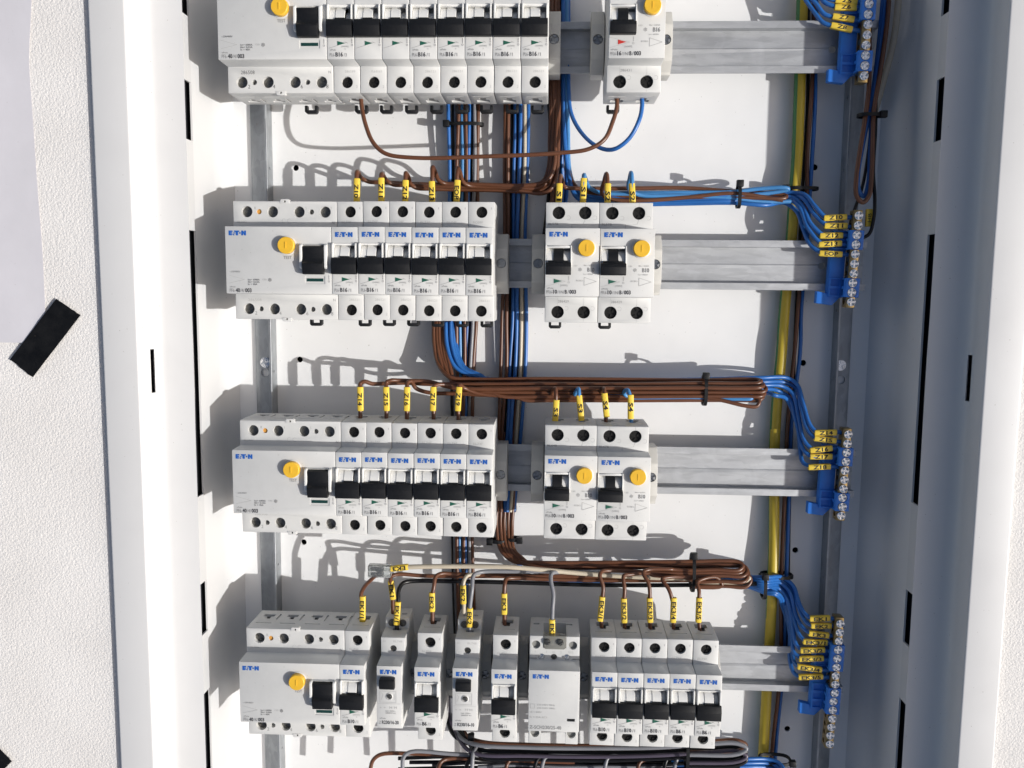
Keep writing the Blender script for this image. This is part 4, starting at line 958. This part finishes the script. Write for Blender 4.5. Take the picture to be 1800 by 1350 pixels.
wire('brown', [(1065, 752, -34), (1065, 720, -34), (1063, 690, -34), (1061, 683, -38), (1056, 692, -44), (1064, 697, -47), (1160, 693, -52)],
     'brown wire with sleeve S4 over the third-row two-pole breaker', GS3, 1.4, marks=[('S4', 1064, 712, -34, dict(L=17))])
wire('bluelt', [(1110, 752, -34), (1109, 720, -34), (1107, 694, -34), (1102, 685, -37), (1096, 690, -41), (1104, 698, -43), (1150, 700, -44), (1238, 699, -44), (1300, 702, -43), (1322, 700, -43), (1318, 690, -46)],
     'blue wire with sleeve S4 over the third-row two-pole breaker', GS3, 1.4, marks=[('S4', 1109, 715, -34, dict(L=17))])
LJ = (0, 9, 4, 13, 17); LZ = (0, -.5, -4, -5, -7)
left3 = lambda j, y: [(782 + LJ[j], 420, -73 + LZ[j] * .3), (783 + LJ[j], 560, -68 + LZ[j]), (786 + LJ[j], 610, -64 + LZ[j]), (800 + LJ[j], 645, -60 + LZ[j] * .7), (828 + LJ[j], 660, -60), (900, y + 6, -66), (1100, y + 5, -66), (1240, y + 3, -64), (1340, y, -60)]
for j, (s, u, v, y, mid) in enumerate((('Z14', 1451, 760, 664, [(1385, 665, -54), (1402, 676, -52), (1412, 710, -52), (1424, 746, -52)]), ('Z15', 1450, 773, 671, [(1380, 672, -52), (1400, 684, -52), (1408, 716, -52), (1420, 756, -52)]), ('Z16', 1443, 789, 677, [(1376, 680, -52), (1394, 694, -52), (1404, 736, -52), (1414, 774, -52)]),
                         ('Z17', 1443, 803, 684, [(1370, 688, -52), (1388, 700, -52), (1401, 750, -52), (1412, 790, -52)]), ('Z18', 1440, 820, 690, [(1362, 694, -52), (1384, 704, -52), (1402, 750, -52), (1406, 790, -52), (1412, 813, -52)]))):
    neutral(2, left3(j, y) + mid, s, u, v, slope=.02)

# bottom row
GS4 = 'sleeved wires of the bottom row'
def loop4(j, xt, s, pts_top, y1, y2, z1, z2, xl, ym, col='brown'):
    pts = [(872 + j * 7, 760, -77), (874 + j * 7, 880, -73), (874 + j * 6.4, 930, -70), (880 + j * 6, 965, -64), (900 + j * 5, 986 - j * .8, -60), (940 + j * 4, y1 - 1, z1), (1010, y1, z1), (1110, y1 - 1, z1), (1216, y1 - 2, z1), (xl - 30, y1 - 3, z1), (xl - 3, y1 - 1, z1), (xl + 4, (y1 + y2) / 2, (z1 + z2) / 2),
           (xl - 4, y2 + 1, z2), (xl - 40, y2, z2), (1216, y2 + 1, z2), (1150 if xt < 1110 else xt + 40, y2, z2)] + pts_top + [(xt, 1062, -34), (xt, 1085, -34), (xt + 1, 1112, -34)]
    return wire(col, pts, f'{["leftmost", "second", "middle", "fourth", "rightmost"][j]} of the five brown wires above the joined bottom breakers, sleeve {s}', GS4, 1.45, marks=[(s, xt, ym, -34, dict(L=18, tw=13))])
loop4(0, 1057, 'EK3/1', [(1075, 1003, -44), (1058, 1004, -40), (1055, 1012, -37), (1060, 1032, -35)], 992, 1006, -52, -45, 1304, 1070)
loop4(1, 1097, 'EK3/2', [(1140, 1008, -44), (1108, 1009, -41), (1097, 1013, -38), (1098, 1035, -35)], 995, 1012, -50, -44, 1310, 1073)
loop4(2, 1142, 'EK3/3', [(1180, 1001, -44), (1140, 1001, -41), (1131, 1006, -38), (1140, 1028, -35)], 989, 1001, -49, -45, 1302, 1072)
loop4(3, 1183, 'EK3/4', [(1200, 1014, -44), (1174, 1015, -41), (1164, 1018, -38), (1176, 1036, -35)], 998, 1022, -53, -44, 1312, 1072)
loop4(4, 1229, 'EK3/5', [(1260, 1016, -44), (1236, 1018, -41), (1227, 1024, -38), (1229, 1040, -35)], 1010, 1030, -48, -45, 1316, 1072)
tie(876, 950, -70, 5.5, 4.5, 'y', 'cable tie round the brown wires dropping below the third row', -1)
tie(902, 947, -70, 4.0, 4.0, 'y', 'smaller cable tie beside it on the cream and brown wires', 1)
tie(1217, 1006, -48, 13, 8, 'x', 'cable tie round the brown bundle above the bottom row', 1)
wire('cream', [(712, 997, -30), (735, 996, -30), (790, 995, -31), (880, 996, -32), (950, 1002, -36), (1020, 1008, -42), (1100, 1014, -46), (1216, 1016, -48), (1300, 1012, -48), (1318, 1016, -47), (1305, 1022, -46), (1216, 1022, -46)],
     'cream wire with sleeve EK3 running from the clear connector', GS4, 1.75, marks=[('EK3', 702, 997, -30, dict(L=13, horiz=True, flip=True))])
wire('cream', [(690, 997, -30), (700, 997, -30), (716, 997, -30)], 'short cream wire end entering the clear connector', GS4, 1.75)
wire('brown', [(637, 1112, -34), (637, 1085, -34), (637, 1060, -34), (635, 1045, -34), (641, 1030, -33), (652, 1019, -31), (662, 1010, -30)], 'brown wire with sleeve EK1/1 bending up to the clear connector', GS4, 1.45, marks=[('EK1/1', 637, 1070, -34, dict(L=19, tw=13))])
wire('brown', [(690, 1110, -42), (690, 1070, -41), (689, 1040, -40), (687, 1022, -39), (688, 1013, -38), (700, 1010, -40), (740, 1011, -44), (850, 1013, -48), (1000, 1012, -50), (1216, 1012, -50)], 'brown wire with sleeve EK1 behind the black sleeved wire', GS4, 1.45, marks=[('EK1', 690, 1037, -40, dict(L=14))])
wire('blackpvc', [(698, 1122, -30), (698, 1090, -30), (699, 1060, -31), (700, 1038, -34), (708, 1026, -38), (724, 1021, -42), (790, 1022, -46), (900, 1024, -52), (1050, 1028, -56), (1216, 1028, -56), (1330, 1026, -54)], 'black wire with sleeve EK1/1 curving over the first relay', GS4, 1.6, marks=[('EK1/1', 699, 1078, -30, dict(L=17, tw=12))])
wire('brown', [(760, 1108, -34), (760, 1080, -34), (760, 1050, -34), (763, 1030, -35), (766, 1014, -38), (776, 1009, -41), (800, 1010, -44), (900, 1012, -46), (1050, 1014, -48), (1216, 1014, -50)], 'brown wire with sleeve EK2 over the first lone breaker', GS4, 1.5, marks=[('EK2', 760, 1058, -34, dict(L=14))])
wire('cream', [(815, 1078, -40), (815, 1060, -40), (814, 1040, -39), (815, 1022, -40), (822, 1012, -43), (850, 1011, -46), (920, 1012, -48), (1040, 1014, -52)], 'cream wire with sleeve EK2 at the back of the second relay', GS4, 1.5, marks=[('EK2', 815, 1045, -39, dict(L=14))])
wire('grey', [(826, 1122, -30), (826, 1090, -30), (827, 1065, -30), (830, 1035, -31), (833, 1012, -35), (845, 1006, -40), (900, 1005, -44), (1000, 1006, -48), (1216, 1018, -50)], 'grey wire with sleeve EK2 at the front of the second relay', GS4, 1.5, marks=[('EK2', 826, 1085, -30, dict(L=14))])
wire('brown', [(887, 1108, -34), (886, 1080, -34), (886, 1045, -34), (887, 1025, -35), (890, 1018, -38), (905, 1016, -42), (960, 1018, -46), (1080, 1020, -50), (1216, 1020, -50)], 'brown wire with sleeve EK3 over the breaker left of the contactor', GS4, 1.5, marks=[('EK3', 886, 1061, -34, dict(L=15.5))])
wire('grey', [(971, 1128, -22), (971, 1100, -20), (971, 1070, -23), (972, 1045, -26), (968, 1020, -30), (969, 1008, -34), (985, 1005, -40), (1060, 1008, -46), (1216, 1012, -48)], 'grey wire with sleeve EK3 dropping into the contactor cover', GS4, 1.5, marks=[('EK3', 971, 1106, -20, dict(L=14))])
def left4(dy): return [(905, 830, -77), (900, 900, -74), (903, 970, -70), (930, 1012, -68), (1000, 1018 + dy * .3, -68), (1216, 1014 + dy * .3, -66), (1310, 1022 + dy * .6, -60), (1345, 1028 + dy, -54)]
for s, u, v, dy, mid in (('EK1', 1441, 1087, -8, [(1376, 1020, -52), (1395, 1034, -52), (1406, 1062, -52), (1416, 1080, -52)]), ('EK2', 1443, 1100, -5, [(1374, 1023, -52), (1392, 1038, -52), (1404, 1070, -52), (1418, 1094, -52)]), ('EK3', 1439, 1114, -2, [(1372, 1026, -52), (1388, 1042, -52), (1400, 1084, -52), (1412, 1106, -52)]),
                         ('EK3/1', 1433, 1128, 1, [(1370, 1029, -52), (1384, 1046, -52), (1396, 1092, -52), (1406, 1118, -52)]), ('EK3/2', 1428, 1143, 3, [(1368, 1032, -52), (1382, 1050, -52), (1394, 1100, -52), (1400, 1134, -52)]), ('EK3/3', 1426, 1158, 5, [(1366, 1035, -52), (1380, 1054, -52), (1393, 1110, -52), (1396, 1146, -52)]),
                         ('EK3/4', 1423, 1174, 7, [(1364, 1038, -52), (1378, 1058, -52), (1391, 1110, -52), (1392, 1150, -52), (1398, 1168, -52)]), ('EK3/5', 1425, 1190, 9, [(1362, 1040, -52), (1375, 1060, -52), (1388, 1110, -52), (1389, 1160, -52), (1396, 1184, -52)])):
    mid = [(a, b + dy * .6 * (i_ < 2), c_) for i_, (a, b, c_) in enumerate(mid)]
    neutral(3, left4(dy * 1.6) + mid, s, u, v, L=17.5 if '/' in s else 14.5, slope=.06)
tie(1342, 1031, -55, 8, 6, 'x', 'cable tie round the blue wires above the bottom bar', 1)
tie(1365, 1011, -72, 11, 6.5, 'y', 'cable tie round the thick yellow wire above the bottom rail', -1)
# clear push-in connector
c = at(668, 1003, -30); r = empty('wire_connector', tuple(c)); tag(r, 'clear plastic wire connector floating between the EK3 and EK1/1 wires', 'connector')
bm = new(); box(bm, -8.2, 8.2, -4.3, 4.3, -3.4, 3.4, .5); cb = new(); box(cb, -7.4, 7.4, .3, 3.6, -2.7, 2.7); box(cb, -7.4, 7.4, -3.6, -.3, -2.7, 2.7); bm = cut(bm, cb); obj('clear_housing', bm, 'clear', r)
bm = new(); box(bm, -2.2, 2.2, -3.3, 3.3, -2.2, 2.4, .2); box(bm, -6.4, -2.4, .8, 3.0, -1.5, 1.5, .1); box(bm, -6.4, -2.4, -3.0, -.8, -1.5, 1.5, .1); obj('metal_spring', bm, 'dscrew', r)

# right side: thick earth wire, thin wires behind the rails
EP = [(1412, -60, -72), (1408, 60, -73), (1404, 180, -74), (1401, 280, -72), (1396, 335, -70), (1389, 440, -74), (1379, 545, -75), (1374, 620, -73), (1366, 700, -74), (1362, 780, -75), (1361, 860, -75), (1360, 950, -73), (1358, 1020, -71), (1355, 1100, -74), (1350, 1180, -75), (1343, 1290, -74), (1336, 1420, -74)]
def stripe(t, j):
    c = 3.4 + t * 3.8
    return 1 if min((j - c) % 20, (c - j) % 20) <= 2.4 else 0
wire('earthy', EP, 'thick yellow and green earth wire running down the right of the back plate', None, 3.9, n=20, mats=['earthy', 'earthg'], mifn=stripe)
GR_ = 'thin wires beside the thick earth wire'
runs([('brown', -1, 0), ('blue', 6, -1)], [(1432, -60, -74, 1), (1430, 90, -74, 1), (1428, 180, -72, .6), (1420, 280, -73, 1), (1418, 335, -72, 1), (1412, 440, -75, 1), (1402, 545, -75, 1.2), (1398, 620, -74, 1.3), (1386, 740, -75, 1), (1380, 860, -75, 1), (1376, 1010, -73, 1), (1372, 1180, -75, 1), (1360, 1300, -74, 1), (1350, 1420, -74, 1)], 'running down beside the thick earth wire', GR_, 1.5)
runs([('earthg', 0, 0)] if False else [('blackpvc', 4, -2)], [(1418, -60, -75, 1), (1416, 180, -75, 1), (1408, 335, -76, 1), (1400, 440, -76, 1), (1394, 620, -76, 1), (1384, 860, -77, 1), (1379, 1180, -77, 1)], 'mostly hidden behind the thick earth wire', GR_, 1.3)
# top right
for s, u, v, dx, dz in (('Z5', 1487, 3, 0, 0), ('Z6', 1486, 13, -4, 1), ('Z7', 1482, 32, -10, 2), ('Z8', 1479, 48, -16, 3)):
    pts = [(1380 + dx * .3, -60, -64), (1410 + dx * .4, -25 - dx * .3, -58), (1436 + dx * .3, v - 26, -54), (1452 + dx * .3, v - 8, -52)]
    neutral(0, pts, s, u, v, L=14.5, size=2.5, slope=.10)
GT = 'wires looped in front of the shaded right wall'
wire('brown', [(1566, -60, -54), (1560, 40, -52), (1546, 130, -50), (1536, 200, -48), (1533, 250, -46), (1532, 310, -44), (1528, 345, -44), (1517, 356, -44), (1506, 346, -44), (1504, 320, -44), (1511, 270, -46), (1521, 210, -48), (1528, 150, -52), (1528, 60, -58), (1532, -60, -62)], 'brown wire forming the long drooping loop at the right wall', GT, 1.6)
wire('blue', [(1560, -60, -58), (1552, 40, -56), (1540, 130, -53), (1532, 200, -51), (1530, 260, -49), (1527, 320, -48), (1519, 346, -48), (1511, 338, -48), (1508, 310, -48), (1516, 260, -50), (1526, 205, -51), (1538, 140, -54), (1549, 40, -58), (1556, -60, -62)], 'blue wire forming the inner drooping loop at the right wall', GT, 1.5)
wire('blackpvc', [(1534, 160, -58), (1531, 215, -54), (1524, 280, -52), (1515, 330, -51), (1502, 370, -52), (1496, 388, -52), (1494, 410, -50)], 'thin black wire dropping from the loop into the second bar', GT, 1.15)
wire('blackpvc', [(1540, 160, -56), (1538, 230, -52), (1536, 300, -50), (1537, 350, -48), (1536, 385, -48), (1528, 412, -49), (1512, 420, -50)], 'thin black wire curving round the right end of the second bar', GT, 1.25)
wire('cream', [(1582, -60, -64), (1577, 20, -64), (1568, 80, -66), (1554, 140, -70), (1538, 196, -72)], 'cream cable along the right wall at the top', GT, 2.4)
tie(1528, 203, -50, 7.0, 5.0, 'y', 'cable tie holding the drooping loops at the right wall', 1)
b3 = new(); p = at(1527, 383, -52); box(b3, -2.0, 2.0, -6, 6, -1.6, 1.6, .4); sl = obj('marker_tag', b3, 'marker', loc=p); tag(sl, 'small yellow marker tag behind the second brass bar', 'tag')
b2 = new(); text(b2, 'HB', 0, 0, 1.66, 2.4, 6, 0, ex=(0, 1, 0), ey=(-1, 0, 0), center=True); obj('handwriting', b2, 'ink', sl)
# bottom bundle, cut by the edge of the picture
GB_ = 'wires of the bundle under the bottom row'
for c, y, z, x0, lab in (('grey', 1313, -30, 792, 'grey wire bowing in from the vertical bundle under the bottom row'), ('brown', 1308, -36, 806, 'brown wire under the contactor in the bottom bundle'), ('blackpvc', 1320, -38, 798, 'black wire in the middle of the bottom bundle'),
                    ('violet', 1327, -33, 788, 'violet wire in the middle of the bottom bundle'), ('blackpvc', 1333, -36, 802, 'lower black wire of the bottom bundle'), ('blackpvc', 1312, -44, 784, 'black wire at the back of the bottom bundle')):
    wire(c, [(x0, 1150, -73), (x0, 1220, -68), (x0 + 2, 1262, -58), (x0 + 14, 1292, -48), (x0 + 42, y - 4, z - 2), (930, y + 1, z), (1060, y + 3, z), (1160, y + 1, z + 1), (1240, y - 4, z), (1296, y - 6, z), (1312, y + 2, z), (1298, y + 12, z + 1), (1210, y + 14, z + 2)], lab, GB_, 1.5)
wire('brown', [(646, 1420, -34), (650, 1360, -34), (656, 1336, -35), (670, 1327, -37), (720, 1325, -40), (800, 1328, -42), (960, 1334, -44)], 'brown wire rising from below at the left of the bottom bundle', GB_, 1.5)
wire('grey', [(704, 1420, -32), (707, 1360, -32), (710, 1330, -33), (722, 1322, -35), (790, 1325, -38), (860, 1330, -42), (1000, 1336, -44)], 'grey wire rising from below left of the second relay', GB_, 1.5)
wire('brown', [(768, 1420, -34), (769, 1360, -34), (774, 1340, -35), (786, 1334, -38), (880, 1336, -42), (1010, 1340, -44)], 'brown wire rising from below under the first lone breaker', GB_, 1.5)
wire('grey', [(828, 1420, -30), (828, 1370, -30), (830, 1345, -31), (832, 1325, -34), (838, 1312, -40)], 'grey wire hanging straight down under the second relay', GB_, 1.5)
wire('blackpvc', [(818, 1420, -33), (819, 1360, -33), (824, 1338, -35), (850, 1338, -40), (960, 1344, -44)], 'black wire rising beside the hanging grey wire', GB_, 1.5)
for x, c, lab in ((889, 'brown', 'brown wire rising below the second lone breaker'), (940, 'blackpvc', 'black wire rising below the left of the contactor'), (952, 'grey', 'grey wire with a bent top below the contactor'), (1063, 'grey', 'grey wire rising below the first of five breakers'), (1122, 'brown', 'brown wire rising below the second of five breakers'), (1168, 'blackpvc', 'black wire rising below the third of five breakers'), (1186, 'grey', 'grey wire rising below the fourth of five breakers')):
    wire(c, [(x, 1420, -34), (x, 1370, -34), (x + 1, 1345, -34), (x + 7, 1331 if c != 'brown' else 1337, -36), (x + 30, 1327 if c != 'brown' else 1333, -38), (x + 90, 1328, -40)], lab, GB_, 1.45)
tie(829, 1312, -42, 9, 6, 'x', 'cable tie where the vertical bundle turns under the second relay', 1)
tie(1207, 1326, -32, 10, 6, 'x', 'cable tie round the bundle below the five breakers', 1)
for j, (c, y, z, x0, x1) in enumerate((('blackpvc', 1326, -46, 812, 1290), ('blackpvc', 1331, -44, 700, 1250), ('blackpvc', 1338, -46, 720, 1270), ('blackpvc', 1342, -43, 760, 1240), ('grey', 1346, -44, 840, 1190), ('blackpvc', 1350, -45, 700, 1300), ('brown', 1353, -42, 780, 1280), ('violet', 1335, -48, 860, 1260), ('blackpvc', 1318, -50, 830, 1280))):
    wire(c, [(x0, y + 2, z)] + [(x0 + (x1 - x0) * t, y + random.uniform(-2.5, 2.5), z + random.uniform(-1.5, 1.5)) for t in (.2, .4, .6, .8)] + [(x1, y - 1, z)], f'{CN[c]} wire lying in the dark bottom bundle, {NO[j] if j < 7 else ["behind the tie", "against the back plate"][j - 7]} in depth', GB_, 1.45)
for j, y in enumerate((1334, 1341, 1348)):
    wire('blue', [(1180, y + 6, -44), (1260, y + 2, -46), (1320, y, -50), (1350, y + 1, -54), (1368, y + 6, -52), (1380, y + 24, -46), (1386, 1420, -40)], 'blue wire leaving the bottom bundle beside the earth wire, ' + ['uppermost', 'middle', 'lowest'][j], 'blue wires at the lower right corner of the bottom bundle', 1.5)
tie(1362, 1335, -60, 11, 7, 'y', 'cable tie round the thick yellow wire at the bottom edge', 1)
